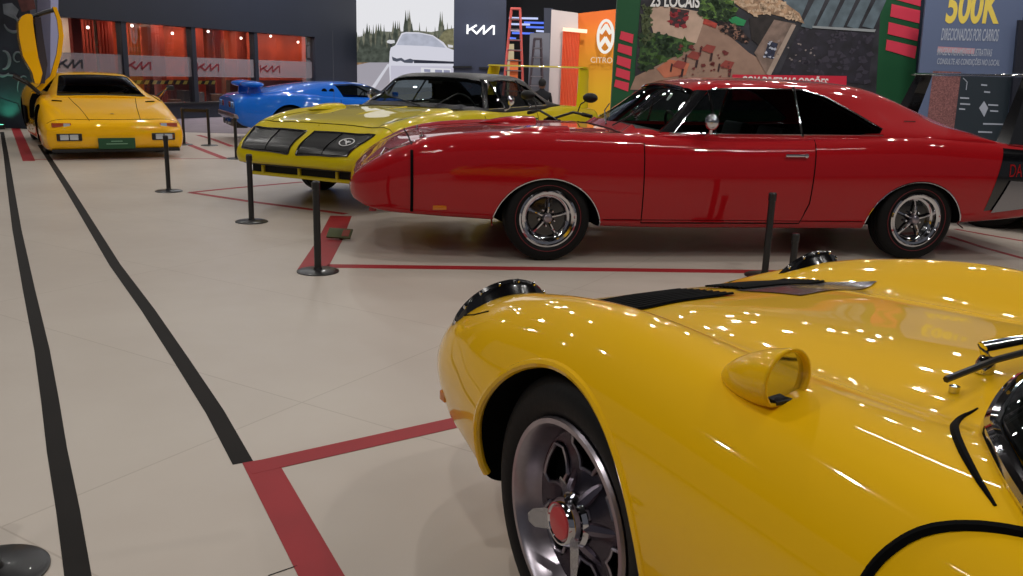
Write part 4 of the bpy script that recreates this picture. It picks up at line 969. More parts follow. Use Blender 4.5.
def strokes(name, lines, x0, y0, w, h, th, z, m, parent, wall=None, dep=.01):
    bm = bmesh.new()
    for ln in lines:
        for a, b in zip(ln, ln[1:]):
            A = Vector((x0 + a[0] * w, y0 + a[1] * h)); B = Vector((x0 + b[0] * w, y0 + b[1] * h)); d = (B - A).normalized(); n_ = Vector((-d.y, d.x)) * th / 2; e = d * th * .3
            prism(bm, [A - e - n_, B + e - n_, B + e + n_, A - e + n_], 2, z, z + dep)
    recalc(bm); o = obj(name, bm, m, parent, smooth=False)
    if not parent and wall: o.matrix_world = wall.M
    return o
KIA = [[(0, 0), (0, 1)], [(.03, .28), (.30, 1)], [(.13, .58), (.30, .0), (.36, 0), (.58, .98)], [(.58, 1), (.58, 0)], [(.60, .05), (.86, .98), (1, 1)], [(1, 1), (1, 0)]]
KIA = [[(0, 0), (0, 1)], [(.02, .35), (.33, 1)], [(.14, .6), (.35, .02), (.62, .98)], [(.62, .98), (.62, .02), (.94, .98)], [(1, 1), (1, 0)]]
def emis(name, col, s=1): return mat(name, (0, 0, 0, 1), .8, emit=col, es=s, spec=0)
mWALL = mat('charcoal_cladding', srgb(25, 30, 43), .5, noise=.05, nscale=1.2)
# booth facade
W = Wall((-9.1, 20.8), (-6.2, 27.5))
sx = lambda u, v: W.uv(u, v)
a_l = sx(45, 60)[0]; a_r = sx(357, 60)[0]
top, bot = sx(127, 22)[1], .34
xs_m = [sx(52, 40)[0], sx(126, 50)[0], sx(195, 50)[0], sx(257, 50)[0], sx(315, 50)[0]]
W.rect('wall_booth', a_l - 4, a_r, top, 7.5, -.35, 0, mWALL)['kind'] = 'structure'
W.rect('wall_booth_end', xs_m[-1], a_r, 0, top, -.35, 0, mWALL)['kind'] = 'structure'
W.rect('wall_booth_sill', a_l - 4, xs_m[-1], 0, bot, -.35, 0, mWALL)['kind'] = 'structure'
W.rect('trim_ledge', a_l - 4, xs_m[-1], bot, bot + .05, -.35, .06, mBLK)['kind'] = 'structure'
mGLS = glassmat('booth_glass', (.9, .9, .92, 1)); mFRO = mat('frosted_band', srgb(150, 140, 145), .6, alpha=.42)
mREDLOGO = mat('maroon_vinyl', srgb(110, 24, 34), .5); mINK = mat('ink_vinyl', srgb(24, 26, 34), .5)
bt, bb = 1.50, 1.02
for i in range(4):
    x0, x1 = xs_m[i], xs_m[i + 1]
    w_ = W.rect('window_%d' % (i + 1), x0, x1, bot + .05, top, -.10, -.09, mGLS); w_['kind'] = 'structure'
    W.rect('trim_%d' % (i + 1), x0 - .07, x0 + .07, bot, top, -.2, -.02, mWALL)['kind'] = 'structure'
    band = W.rect('frosted_band', x0 + .07, x1 - .07, bb, bt, -.085, -.08, mFRO, None)
    finish(band, 'frosted band across the booth glass, %s' % ['leftmost, behind the raised door', 'second from the left', 'third from the left, above the striped tape', 'rightmost, above the blue supercar'][i], 'window film')
    band.matrix_world = W.M
    lg = [(62, 85, 70, 58), (130, 153, 69, 60), (200, 221, 74, 66), (263, 282, 78, 70)][i]
    lx0 = sx(lg[0], lg[2])[0]; lx1 = sx(lg[1], lg[2])[0]; ly = (bb + bt) / 2 - .075
    strokes('logo', KIA, lx0, ly, lx1 - lx0, .16, .045, -.075, mREDLOGO if i else mINK, band, dep=.004)
# booth interior
mORG = mat('terracotta_panel', srgb(190, 66, 30), .6, noise=.18, nscale=1.5)
W.rect('wall_interior', xs_m[1] + 1.0, a_r + 5, 0, top + .3, -2.1, -2.0, mORG)['kind'] = 'structure'
W.rect('wall_interior_white', a_l - 4, xs_m[1] + 1.0, 0, top + .3, -2.1, -2.0, mat('cream_wall', srgb(225, 205, 185), .7))['kind'] = 'structure'
W.rect('ceiling_booth', a_l - 4, a_r + 5, top + .3, top + .4, -2.1, -.35, mWALL)['kind'] = 'structure'
W.rect('baseboard_interior', xs_m[1] + 1.0, a_r + 5, 0, .9, -1.99, -1.9, mat('dark_red_panel', srgb(70, 22, 22), .6))['kind'] = 'structure'
# red door frames seen through the left pane
pf = Wall((0, 0), (1, 0))
for nm, u0, u1, v0, v1 in (('left', 50, 54, 20, 55), ('middle', 84, 87, 19, 56), ('right', 108, 117, 22, 56)):
    a = sx(u0, 40)[0]; b = sx(u1, 40)[0]
    W.rect('red_frame_post', a, b, 0, top + .2, -1.2, -1.1, mat('brick_red', srgb(130, 36, 26), .6)).update_tag()
    o = bpy.context.scene.objects[-1] if False else None
for o in [o for o in C.objects if o.name.startswith('red_frame_post')]: finish(o, 'red upright behind the leftmost booth pane', 'post', 'red uprights behind the booth glass')
# curtains/columns inside
for i, (u, wpx) in enumerate([(140, 10), (158, 5), (185, 9), (208, 5), (246, 8), (266, 6), (288, 5)]):
    x_ = sx(u, 50)[0]; bm = bmesh.new(); n_ = 14
    grid(bm, lambda uu, v: (x_ + (uu - .5) * .42, v * (top + .25), -1.7 + .05 * math.sin(uu * n_ * 2)), 40, 1); o = obj('curtain', bm, mat('rust_curtain', srgb(150, 50, 30), .8)); o.matrix_world = W.M
    finish(o, 'rust curtain hanging inside the booth', 'curtain', 'curtains inside the booth')
# striped tape inside
bm = bmesh.new(); bm2 = bmesh.new(); xa = sx(150, 86)[0]; xb = sx(232, 90)[0]; ya, yb = sx(150, 84)[1], sx(232, 92)[1]
nst = 22
for k in range(nst):
    t0, t1 = k / nst, (k + 1) / nst; X0, X1 = xa + (xb - xa) * t0, xa + (xb - xa) * t1; zz = .82
    prism(bm if k % 2 else bm2, [(X0, zz), (X1, zz), (X1 + .07, zz + .09), (X0 + .07, zz + .09)], 2, -.6, -.595)
tp = obj('hazard_tape', bm, mat('tape_yellow', srgb(190, 176, 70), .5), smooth=False); tp.matrix_world = W.M; finish(tp, 'yellow and black striped tape behind the booth glass', 'tape')
obj('black_stripes', bm2, mat('tape_black', srgb(25, 25, 25), .5), tp, smooth=False)
random.seed(3)
for k in range(14):
    x_ = xs_m[1] + (xs_m[4] - xs_m[1]) * (k + .4) / 14; hgt = .35 + .3 * random.random()
    bm = bmesh.new(); box(bm, (x_, hgt / 2 + .0, -.7 - .7 * random.random()), (.26, hgt, .26), bev=.03); o = obj('display_box', bm, [mat('box_grey', srgb(120, 118, 118), .7), mat('box_brown', srgb(96, 66, 50), .7), mat('box_dark', srgb(40, 36, 40), .7)][k % 3]); o.matrix_world = W.M
    finish(o, 'small box stored behind the booth glass', 'box', 'boxes behind the booth glass')
def area(loc, size, power, col=(1, .95, .88), rot=(0, 0, 0), shape='DISK', sy=None):
    l = bpy.data.lights.new('lamp', 'AREA'); l.shape = shape; l.size = size; l.energy = power; l.color = col
    if sy: l.size_y = sy
    o = bpy.data.objects.new('lamp', l); C.objects.link(o); o.location = loc; o.rotation_euler = rot; return o
for k in range(9):
    p = W.M @ Vector((xs_m[0] + .4 + 1.35 * k, top + .22, -1.3)); area(p, .14, 15, (1, .85, .7))
    p = W.M @ Vector((xs_m[0] + .9 + 1.35 * k, top + (-.12 if k % 2 else .0), -1.5)); 
    bm = bmesh.new(); r = bmesh.ops.create_uvsphere(bm, u_segments=12, v_segments=8, radius=.035); bm.transform(Matrix.Translation(p)); finish(obj('spot_bulb', bm, emis('bulb_glow', (1, .85, .7, 1), 6)), 'small bright bulb under the booth ceiling', 'lamp', 'bulbs inside the booth')
# wash on the facade
p = W.M @ Vector((sx(250, 15)[0], 6.8, 1.6)); area(p, .3, 420, (.85, .9, 1), (rad(35), 0, W.M.to_euler().z))

# dark mural wall at the far left
WM = Wall((-14, 17.55), (-9.33, 17.5))
mu = WM.rect('wall_left', 0, 4.62, 0, 6, -.2, 0, mat('mural_base', srgb(34, 36, 48), .6, noise=.5, nscale=1.4)); mu['kind'] = 'structure'
random.seed(11)
mGR = mat('mural_grey', srgb(104, 108, 118), .7, noise=.3, nscale=3)
art = empty('wall_mural', (0, 0, 0), 0, 'abstract grey brushwork mural on the dark wall at far left', 'mural'); art.matrix_world = WM.M
def arc(cu, cv, ru, rv, a0, a1, th, m=mGR):
    bm = bmesh.new(); pts = []
    for a in np.linspace(rad(a0), rad(a1), 20):
        x, y = WM.uv(cu + ru * math.cos(a), cv - rv * math.sin(a)); pts.append((x, y, .012))
    tube(bm, pts, [th * (.3 + .7 * math.sin(PI * (i + .5) / 20)) for i in range(20)], 6, flat=.2); obj('brush_stroke', bm, m, art)
for a in [(4, 60, 6, 9, -100, 100, .035), (3, 70, 7, 6, 160, 330, .03), (18, 57, 4, 5, 0, 300, .02), (10, 40, 12, 26, 20, 90, .025), (8, 85, 16, 10, 20, 120, .02), (14, 20, 10, 12, 200, 330, .03), (24, 88, 6, 12, 60, 200, .015)]: arc(*a)
WM.slab('pale_patch', [(3, 4), (12, 3), (19, 10), (15, 19), (4, 14)], .002, .01, mGR, art, px=True)
WM.slab('rust_patch', [(18, 0), (34, 0), (36, 9), (22, 12)], .002, .01, mat('mural_rust', srgb(92, 52, 52), .7, noise=.4, nscale=4), art, px=True)
WM.slab('blue_patch', [(0, 98), (18, 104), (26, 128), (0, 129)], .002, .01, mat('mural_blue', srgb(22, 34, 46), .7, noise=.4, nscale=4), art, px=True)
# green floor uplighter
gl = WM.M @ Vector((WM.uv(9, 125)[0], 0, .28)); bm = bmesh.new(); lathe(bm, [(0, 0), (.07, 0), (.08, .08), (.06, .09), (0, .09)], 20); bm.transform(Matrix.Translation(Vector((gl.x, gl.y, 0))) @ Matrix.Rotation(PI / 2, 4, 'X')); u_ = obj('uplighter', bm, mBLK); finish(u_, 'small green uplighter on the floor against the mural', 'lamp')
bm = bmesh.new(); lathe(bm, [(.055, .091), (0, .092)], 20); bm.transform(Matrix.Translation(Vector((gl.x, gl.y, 0))) @ Matrix.Rotation(PI / 2, 4, 'X')); obj('lamp_lens', bm, emis('green_glow', (.2, 1, .6, 1), 4), u_)
l = bpy.data.lights.new('uplight', 'SPOT'); l.energy = 30; l.color = (.15, 1, .55); l.spot_size = rad(100); l.spot_blend = .8; l.shadow_soft_size = .05
o = bpy.data.objects.new('uplight', l); C.objects.link(o); o.location = (gl.x, gl.y, .12); o.rotation_euler = (rad(150), 0, 0)
o.rotation_euler = (Vector((gl.x, gl.y + .28, .75)) - Vector((gl.x, gl.y, .12))).to_track_quat('-Z', 'Y').to_euler()
# pale strip panel between mural and booth
WS = Wall((-12, 18.4), (-8, 18.4))
o = WS.slab('light_column', [(37, -40), (51, -40), (50, 110), (38, 110)], -.3, 0, mat('lavender_panel', srgb(150, 150, 180), .6), None, px=True); finish(o, 'pale lavender column behind the raised door', 'column')

# ------------------------------------------------------------------ LED screen with forest road picture
WL = Wall((-7, 29.8), (2, 29.8))
led = empty('led_screen', (0, 0, 0), 0, 'large lit screen showing a white electric car on a forest road', 'screen'); led.matrix_world = WL.M
def L7(pts): return [(350 + x / 6.4, y / 6.4) for x, y in pts]
WL.slab('screen_cabinet', [(350, -60), (470, -60), (470, 135), (350, 135)], -.3, -.01, mBLK, led, px=True)
pic = WL.slab('screen_picture', [(355, -60), (466, -60), (466, 135), (355, 135)], -.01, 0, emis('screen_sky', srgb(236, 236, 240), 1.0), led, px=True)
def lp(name, pts, k, col, s=.9, noise=0, ns=3):
    nm = 'scr_%s_%d_%d_%d' % ((name,) + col)
    m = MATS.get(nm) or mat(nm, (0, 0, 0, 1), .9, emit=srgb(*col), es=s, noise=noise, nscale=ns, spec=0)
    if True: pass
    return WL.slab(name, L7(pts), .002 * k, .002 * k + .001, m, pic, px=True)
lp('road', [(30, 395), (660, 395), (660, 900), (30, 900)], 1, (172, 168, 178))
lp('road_line', [(240, 410), (258, 410), (110, 640), (80, 640)], 2, (222, 222, 232))
lp('verge', [(30, 350), (60, 345), (110, 375), (120, 400), (50, 415), (30, 420)], 3, (146, 118, 88), noise=.3, ns=9)
random.seed(5)
lp('tree_mass', [(30, 240), (120, 225), (200, 200), (300, 205), (420, 195), (520, 205), (600, 190), (664, 180), (664, 400), (30, 400)], 4, (118, 120, 106), noise=.25, ns=5)
x = 44; tr = []
while x < 670:
    w_ = random.uniform(20, 38); hh = random.uniform(135, 225); 
    if 350 < x < 395: hh = 60
    if 575 < x < 600: hh = 70
    if 270 < x < 320: hh = 130
    tr.append((x, w_, hh)); x += w_ * .42
for k, (x, w_, hh) in enumerate(tr[:60]):
    pts = []
    nz = 6
    for j in range(nz + 1):
        t = j / nz; pts.append((x - w_ * t * (.9 if j % 2 else 1.25), hh + (400 - hh) * t))
    pts = pts + [(2 * x - a, b) for a, b in pts[::-1][:-1]]
    lp('tree_picture', pts, 4 + (k % 3), [(92, 98, 84), (112, 112, 98), (78, 84, 76)][k % 3], noise=.35, ns=6)
lp('autumn_trees', [(560, 260), (600, 200), (664, 180), (664, 330), (600, 300)], 8, (128, 124, 96), noise=.3, ns=6)
lp('car_body', [(255, 330), (262, 305), (290, 290), (330, 212), (360, 205), (440, 207), (530, 225), (600, 272), (625, 305), (664, 320), (664, 560), (258, 560), (250, 420)], 10, (226, 226, 238))
lp('car_windscreen', [(300, 288), (335, 222), (360, 214), (450, 216), (530, 232), (590, 280), (612, 306), (480, 294)], 11, (186, 190, 206), noise=.1, ns=5)
lp('car_mirror', [(236, 262), (250, 255), (285, 257), (288, 275), (262, 280), (238, 274)], 11, (225, 225, 230))
lp('mirror_stalk', [(255, 280), (268, 280), (270, 298), (255, 298)], 11, (60, 60, 66))
lp('mirror_right', [(625, 285), (660, 290), (660, 305), (630, 303)], 12, (225, 225, 230))
lp('grille_bar', [(408, 382), (664, 394), (664, 408), (410, 404)], 12, (52, 54, 66))
lp('headlamp_picture', [(268, 362), (300, 375), (330, 370), (350, 385), (385, 375), (412, 384), (400, 404), (350, 402), (325, 388), (300, 395), (274, 388)], 12, (86, 90, 104))
lp('body_shade', [(262, 420), (664, 425), (664, 560), (262, 560)], 12, (206, 204, 220))
lp('car_plate', [(455, 432), (646, 440), (648, 475), (455, 468)], 13, (232, 232, 238))
lp('plate_ink', [(475, 442), (515, 444), (515, 462), (475, 460)], 14, (150, 152, 178)); lp('plate_ink', [(545, 446), (590, 448), (590, 465), (545, 463)], 14, (150, 152, 178)); lp('plate_ink', [(600, 448), (640, 450), (640, 467), (600, 465)], 14, (150, 152, 178))
# dark tower with lit logo
WT = Wall((-3, 28.6), (3, 28.6))
tw = WT.slab('dark_tower', [(455, -120), (508.5, -120), (504, 128), (453, 128)], -.9, -.02, mat('tower_cladding', srgb(56, 62, 82), .45, noise=.1, nscale=.8), None, px=True); finish(tw, 'dark blue-grey tower with a lit white logo', 'tower')
x0, y0 = WT.uv(467.5, 33.5); x1, y1 = WT.uv(494, 26)
strokes('lit_logo', KIA, x0, y0, x1 - x0, y1 - y0 - .0, .055, .02, emis('logo_glow', (1, 1, 1, 1), 1.6), tw, dep=.05)
WT.slab('ledge', [(453, 66), (472, 66), (472, 68), (453, 68)], .02, .06, mBLK, tw, px=True); WT.slab('ledge', [(479, 67), (504, 68), (504, 70), (479, 69)], .02, .06, mBLK, tw, px=True)

# ------------------------------------------------------------------ back of the hall behind the ladders
WB = Wall((-4, 33), (8, 33))
o = WB.slab('wall_back', [(-600, -300), (1500, -300), (1500, 125), (-600, 125)], -.3, 0, mat('hall_black', srgb(14, 15, 22), .8), None, px=True); o['kind'] = 'structure'
WG = Wall((-1, 27.5), (4, 27.5))
o = WG.slab('grey_partition', [(530, 33), (550, 33), (549, 125), (527, 125)], -.2, 0, mat('partition_grey', srgb(120, 122, 132), .7), None, px=True); finish(o, 'grey partition between the ladder and the white panel', 'partition')
o = WG.slab('grey_partition', [(508, 44), (514, 44), (514, 125), (506, 125)], -.2, 0, mat('cream_partition', srgb(200, 188, 150), .7), None, px=True); finish(o, 'narrow cream partition behind the orange ladder', 'partition')  # narrow partition in one flat cream colour
WGb = Wall((-1, 27.9), (4, 27.9))
o = WGb.slab('grey_partition', [(544, 8), (553, 8), (553, 125), (544, 125)], -.2, 0, mat('slate_partition', srgb(58, 62, 78), .7), None, px=True); finish(o, 'tall slate partition edge against the white panel', 'partition')
random.seed(4)
for k, (u0, u1, v) in enumerate([(509, 538, 18), (524, 546, 22.5), (509, 530, 24), (526, 546, 27), (509, 520, 30), (512, 534, 33), (536, 548, 31), (509, 516, 38)]):
    bm = bmesh.new(); x0, y0 = WB.uv(u0, v); x1, y1 = WB.uv(u1, v + .6); tube(bm, [(x0, y0, .03), (x1, y1, .03)], .035, 6); o = obj('light_strip', bm, emis('blue_tube', srgb(90, 120, 235), 1.3) if k % 2 else emis('white_tube', srgb(190, 200, 240), 1.2)); o.matrix_world = WB.M; finish(o, 'thin blue-white light strip high behind the ladder', 'light', 'light strips behind the ladder')
# platform ladders
def ladder(wx, wy, w, d, h, col, label, n=8, panel=None):
    root = empty('step_ladder', (wx, wy, 0), 0, label, 'ladder'); m = mat('fibreglass_%d' % int(col[0]), srgb(*col), .5)
    tw_ = w * .36
    for s_ in (1, -1):
        bm = bmesh.new(); tube(bm, [(s_ * w / 2, -d / 2, 0), (s_ * tw_ / 2, -.08, h)], .035, 4); obj('rail', bm, m, root)
        bm = bmesh.new(); tube(bm, [(s_ * w / 2, d / 2, 0), (s_ * tw_ / 2, .08, h * .97)], .03, 4); obj('rail', bm, m, root)
    for k in range(n):
        t = (k + 1) / (n + 1); ww = w + (tw_ - w) * t
        bm = bmesh.new(); box(bm, (0, -d / 2 + (d / 2 - .08) * t, h * t), (ww, .08, .03)); obj('step', bm, mALU, root)
        bm = bmesh.new(); box(bm, (0, d / 2 - (d / 2 - .08) * t, h * t), (ww, .03, .03)); obj('cross_bar', bm, m, root)
    bm = bmesh.new(); box(bm, (0, 0, h), (tw_ + .05, .24, .06), bev=.01); obj('top_cap', bm, m, root)
    if panel: bm = bmesh.new(); box(bm, (0, -.3, h * .38), (w * .35, .02, h * .35)); obj('orange_sheet', bm, mat('orange_sheet', srgb(238, 120, 60), .6), root)
ladder(-.12, 26.0, .68, 1.2, 3.12, (206, 92, 84), 'tall salmon-red step ladder beside the dark tower', 10, True)
ladder(.52, 25.5, .5, .9, 2.3, (70, 60, 66), 'dark step ladder right of the taller red ladder', 8)

# ------------------------------------------------------------------ orange stand
WC = Wall((1.1, 25.6), (6, 25.2))
o = WC.slab('white_panel', [(551.5, 9.5), (578, 13), (578, 128), (547.5, 128)], -.15, 0, mat('white_panel', srgb(214, 200, 196), .6), None, px=True); finish(o, 'tall off-white panel left of the orange wall', 'panel')
m = bpy.data.materials.new('orange_gradient'); m.use_nodes = True; nt = m.node_tree; b = nt.nodes['Principled BSDF']; b.inputs['Roughness'].default_value = .6
tc = nt.nodes.new('ShaderNodeTexCoord'); sp_ = nt.nodes.new('ShaderNodeSeparateXYZ'); mr = nt.nodes.new('ShaderNodeMapRange'); rp = nt.nodes.new('ShaderNodeValToRGB')
nt.links.new(tc.outputs['Object'], sp_.inputs[0]); nt.links.new(sp_.outputs[1], mr.inputs[0]); mr.inputs[1].default_value = .9; mr.inputs[2].default_value = 2.9; nt.links.new(mr.outputs[0], rp.inputs[0]); nt.links.new(rp.outputs[0], b.inputs['Base Color'])
rp.color_ramp.elements[0].color = srgb(236, 182, 20); rp.color_ramp.elements[1].color = srgb(226, 108, 24)
cw = WC.slab('orange_wall', [(578, 13), (640, 6), (640, 128), (578, 128)], -.3, -.16, m, None, px=True); finish(cw, 'orange to yellow branded wall with a white oval emblem', 'wall')
mW2 = emis('emblem_white', srgb(250, 245, 235), 1.0)
bm = bmesh.new(); cx, cy = WC.uv(605.5, 36.5); rx = WC.uv(613, 36)[0] - cx; ry = abs(WC.uv(605, 20.5)[1] - cy) * 1.0
tube(bm, [(cx + rx * math.cos(a), cy + ry * math.sin(a), .03) for a in np.linspace(0, 2 * PI, 40, False)], .04, 8, True); obj('emblem_ring', bm, mW2, cw)
for k, dy in enumerate((.34, .0)):
    strokes('chevron', [[(-1, -.45), (0, .25), (1, -.45)]], cx, cy + dy - .12, rx * .60, ry * .62, .11, .02, mW2, cw, dep=.03)
x0, y0 = WC.uv(590.5, 62.5); x1, y1 = WC.uv(622, 56.5)
wtext(WC, 'lettering', 'CITROËN', x0, x1, y0, y1 - y0, .02, mat('sand_letters', srgb(240, 215, 180), .5), cw, .01)
# corrugated salmon recess with light
o = empty('salmon_screen', (0, 0, 0), 0, 'salmon corrugated screen with a lit top in front of the orange wall', 'screen'); o.matrix_world = WC.M
x0, y0 = WC.uv(563, 31); x1, _ = WC.uv(580, 31); bm = bmesh.new()
grid(bm, lambda u, v: (x0 + (x1 - x0) * u, v * y0, .12 + .03 * math.sin(u * 70)), 90, 1); obj('corrugated_sheet', bm, mat('salmon_sheet', srgb(248, 128, 84), .6), o)
bm = bmesh.new(); tube(bm, [(x0, y0 + .04, .16), (x1 + .2, y0 + .0, .16)], .05, 8); obj('light_tube', bm, emis('peach_tube', srgb(255, 220, 190), 1.6), o)

# ------------------------------------------------------------------ green billboard with the plaza photograph
WBB = Wall((1.2, 14.2), (7.4, 13.9))
bbm = empty('billboard', (0, 0, 0), 0, 'green framed billboard with a plaza photo and red bars, behind the red car', 'billboard'); bbm.matrix_world = WBB.M
mGRN = mat('billboard_green', srgb(16, 84, 48), .55); mBAR = mat('coral_bar', srgb(230, 62, 88), .55)
WBB.slab('frame_panel', [(621, -60), (929, -60), (925, 150), (608.5, 150)], -.25, 0, mGRN, bbm, px=True)
WBB.slab('edge_strip', [(925, -60), (934, -60), (918, 80), (915, 150), (905, 150), (915, 80)], .0, .02, mat('navy_edge', srgb(20, 34, 50), .5), bbm, px=True)
for q in ([(621, 31), (633.5, 34.5), (632.5, 43.5), (619.5, 39)], [(618.5, 43.5), (632, 47), (631.5, 56), (617.5, 51.5)], [(617.5, 55.5), (631, 59.5), (630, 69), (616.5, 64)], [(616.5, 67.5), (630, 71.5), (629.5, 80.5), (615.5, 76)], [(615.5, 79.5), (629, 83), (628, 91.5), (614, 86.5)],
          [(894, -7), (925, -1), (922, 7), (893, -1)], [(891.5, 4), (921.5, 11), (919.5, 23.5), (890, 16.5)], [(888.5, 22), (919, 29.5), (917, 41), (887.5, 34)], [(886.5, 39.5), (916.5, 46.5), (914.5, 58.5), (885.5, 50)]):
    WBB.slab('red_bar', q, .002, .012, mBAR, bbm, px=True)
ph = WBB.slab('photo_print', [(645.5, -60), (884, -60), (875, 110), (632, 110)], .002, .008, mat('print_dark', srgb(44, 44, 52), .6, noise=.5, nscale=4), bbm, px=True)
def p5(pts): return [(630 + x / 3.789, y / 3.789) for x, y in pts]
def bp5(name, pts, k, col, noise=.12, ns=5): return WBB.slab(name, p5(pts), .008 + .002 * k, .0095 + .002 * k, mat('print_%d_%d_%d' % col, srgb(*col), .6, noise=noise, nscale=ns), ph, px=True)
bp5('paving', [(0, 340), (20, 290), (120, 240), (250, 165), (270, 60), (330, 95), (450, 200), (520, 240), (520, 340)], 1, (158, 128, 112))
bp5('patio_wall', [(78, 25), (160, 25), (290, 50), (250, 165), (190, 150), (90, 130), (75, 80)], 2, (196, 168, 150))
bp5('wall_gap', [(152, 30), (225, 40), (205, 105), (150, 95)], 3, (60, 40, 44), .5, 12)
bp5('lawn', [(45, 130), (90, 125), (150, 135), (250, 165), (130, 235), (40, 270), (35, 200)], 3, (52, 84, 40), .5, 10)
bp5('palm', [(60, 30), (75, 60), (80, 130), (50, 150), (40, 80)], 4, (48, 62, 44), .5, 10)
bp5('bushes', [(255, 0), (390, 0), (400, 40), (370, 80), (310, 70), (265, 60)], 4, (66, 98, 44), .6, 12)
bp5('deck_table', [(100, 260), (150, 225), (225, 240), (210, 285), (130, 295)], 4, (196, 116, 88))
bp5('seated_crowd', [(340, 80), (400, 95), (455, 150), (440, 165), (380, 140), (335, 110)], 4, (58, 42, 40), .6, 14)
bp5('red_chairs', [(280, 68), (330, 90), (325, 108), (275, 90)], 5, (166, 62, 50), .4, 14)
bp5('green_parasol', [(365, 72), (400, 62), (440, 78), (430, 98), (395, 95)], 6, (36, 140, 84))
bp5('thatch', [(380, 0), (570, 0), (640, 50), (660, 90), (620, 75), (520, 50), (470, 60), (420, 30)], 6, (170, 138, 110), .4, 10)
bp5('roof_shadow', [(450, 70), (520, 55), (600, 85), (510, 190), (460, 150)], 5, (40, 34, 34), .4, 10)
bp5('kiosk', [(545, 75), (625, 90), (520, 290), (470, 200)], 6, (128, 108, 98), .3, 8)
bp5('kiosk_people', [(525, 155), (560, 165), (540, 225), (505, 215)], 7, (36, 42, 66), .6, 18)
bp5('kiosk_edge', [(612, 92), (628, 95), (530, 290), (515, 280)], 7, (168, 150, 138))
for k in range(6):
    x = 640 + 58 * k; bp5('roof_sheet', [(x, 0), (x + 40, 0), (x - 10, 110), (x - 52, 100)] if k else [(580, 0), (675, 0), (640, 85), (610, 60)], 5, (92, 108, 118), .25, 6)
bp5('roof_edge', [(690, 98), (930, 112), (925, 122), (690, 106)], 7, (150, 156, 160))
bp5('dark_steps', [(640, 110), (925, 125), (900, 320), (560, 290)], 4, (34, 32, 44), .4, 6)
for (tx, ty) in ((235, 215), (360, 250), (290, 190), (180, 250)):
    bp5('red_table', [(tx - 22, ty), (tx, ty - 22), (tx + 35, ty - 14), (tx + 20, ty + 14)], 7, (150, 66, 58))
    bp5('table_legs', [(tx - 30, ty + 20), (tx - 24, ty - 10), (tx - 18, ty - 8), (tx - 24, ty + 24)], 7, (54, 30, 34)); bp5('table_legs', [(tx + 10, ty + 40), (tx + 16, ty + 10), (tx + 24, ty + 12), (tx + 18, ty + 42)], 7, (54, 30, 34))
def speckle(name, reg, cnt, sz, col, k, seed_):
    random.seed(seed_); bm = bmesh.new(); P = p5(reg); us = [p[0] for p in P]; vs = [p[1] for p in P]
    def inside(u, v):
        c = False
        for (a, b), (c_, d) in zip(P, P[1:] + P[:1]):
            if (b > v) != (d > v) and u < (c_ - a) * (v - b) / (d - b) + a: c = not c
        return c
    n_ = 0
    while n_ < cnt:
        u, v = random.uniform(min(us), max(us)), random.uniform(min(vs), max(vs))
        if not inside(u, v): continue
        n_ += 1; x, y = WBB.uv(u, v); r = sz * random.uniform(.5, 1.3); a0 = random.uniform(0, 6); m_ = random.choice((3, 4, 5))
        prism(bm, [(x + r * random.uniform(.5, 1.2) * math.cos(a0 + 2 * PI * j / m_), y + r * random.uniform(.4, 1) * math.sin(a0 + 2 * PI * j / m_)) for j in range(m_)], 2, .008 + .002 * k, .0095 + .002 * k)
    recalc(bm); obj(name, bm, mat('print_%d_%d_%d' % col, srgb(*col), .6), ph, smooth=False)['kind'] = 'stuff'
lawn = [(45, 130), (90, 125), (150, 135), (250, 165), (130, 235), (40, 270), (35, 200)]; bush = [(255, 0), (390, 0), (400, 40), (370, 80), (310, 70), (265, 60)]
speckle('lawn_leaves', lawn, 70, .06, (70, 104, 50), 5, 1); speckle('lawn_shadow', lawn, 70, .06, (30, 56, 30), 6, 2)
speckle('bush_leaves', bush, 50, .06, (96, 132, 60), 7, 3); speckle('bush_shadow', bush, 50, .06, (36, 62, 32), 8, 4)
speckle('palm_leaves', [(50, 20), (80, 20), (85, 150), (45, 180)], 40, .05, (80, 92, 60), 6, 5)
speckle('crowd', [(340, 80), (400, 95), (455, 150), (440, 165), (380, 140), (335, 110)], 40, .035, (150, 112, 96), 6, 6); speckle('crowd_dark', [(340, 80), (400, 95), (455, 150), (440, 165), (380, 140), (335, 110)], 40, .035, (30, 22, 26), 7, 7)
speckle('poster_detail', [(152, 30), (225, 40), (205, 105), (150, 95)], 14, .05, (150, 40, 50), 5, 8)
speckle('thatch_straw', [(380, 0), (570, 0), (640, 50), (660, 90), (620, 75), (520, 50), (470, 60), (420, 30)], 60, .05, (206, 178, 150), 8, 9)
speckle('kiosk_detail', [(525, 155), (560, 165), (540, 225), (505, 215)], 12, .03, (190, 196, 214), 9, 10)
speckle('steps_detail', [(640, 110), (925, 125), (900, 320), (590, 280)], 70, .06, (56, 52, 66), 6, 11); speckle('steps_glints', [(560, 150), (700, 170), (700, 240), (560, 240)], 16, .02, (140, 130, 130), 7, 12)
speckle('chair_detail', [(180, 170), (300, 180), (410, 210), (400, 300), (300, 290), (180, 300)], 26, .04, (112, 44, 44), 8, 13)
rb = WBB.slab('red_banner', [(732, 74.5), (846, 76), (845, 100), (732, 100)], .03, .035, mat('banner_red', srgb(206, 32, 60), .5), bbm, px=True)
x0, y0 = WBB.uv(741, 84.3); x1, y1 = WBB.uv(828, 77.5); wtext(WBB, 'lettering', 'COM DIVERSAS OPÇÕES', x0, x1, y0, (y1 - y0) * 1.1, .037, mWHT, rb, .02)
x0, y0 = WBB.uv(650, 6.2); x1, y1 = WBB.uv(700, -5); wtext(WBB, 'lettering', '23 LOCAIS', x0, x1, y0, y1 - y0, .03, mWHT, bbm, .03)

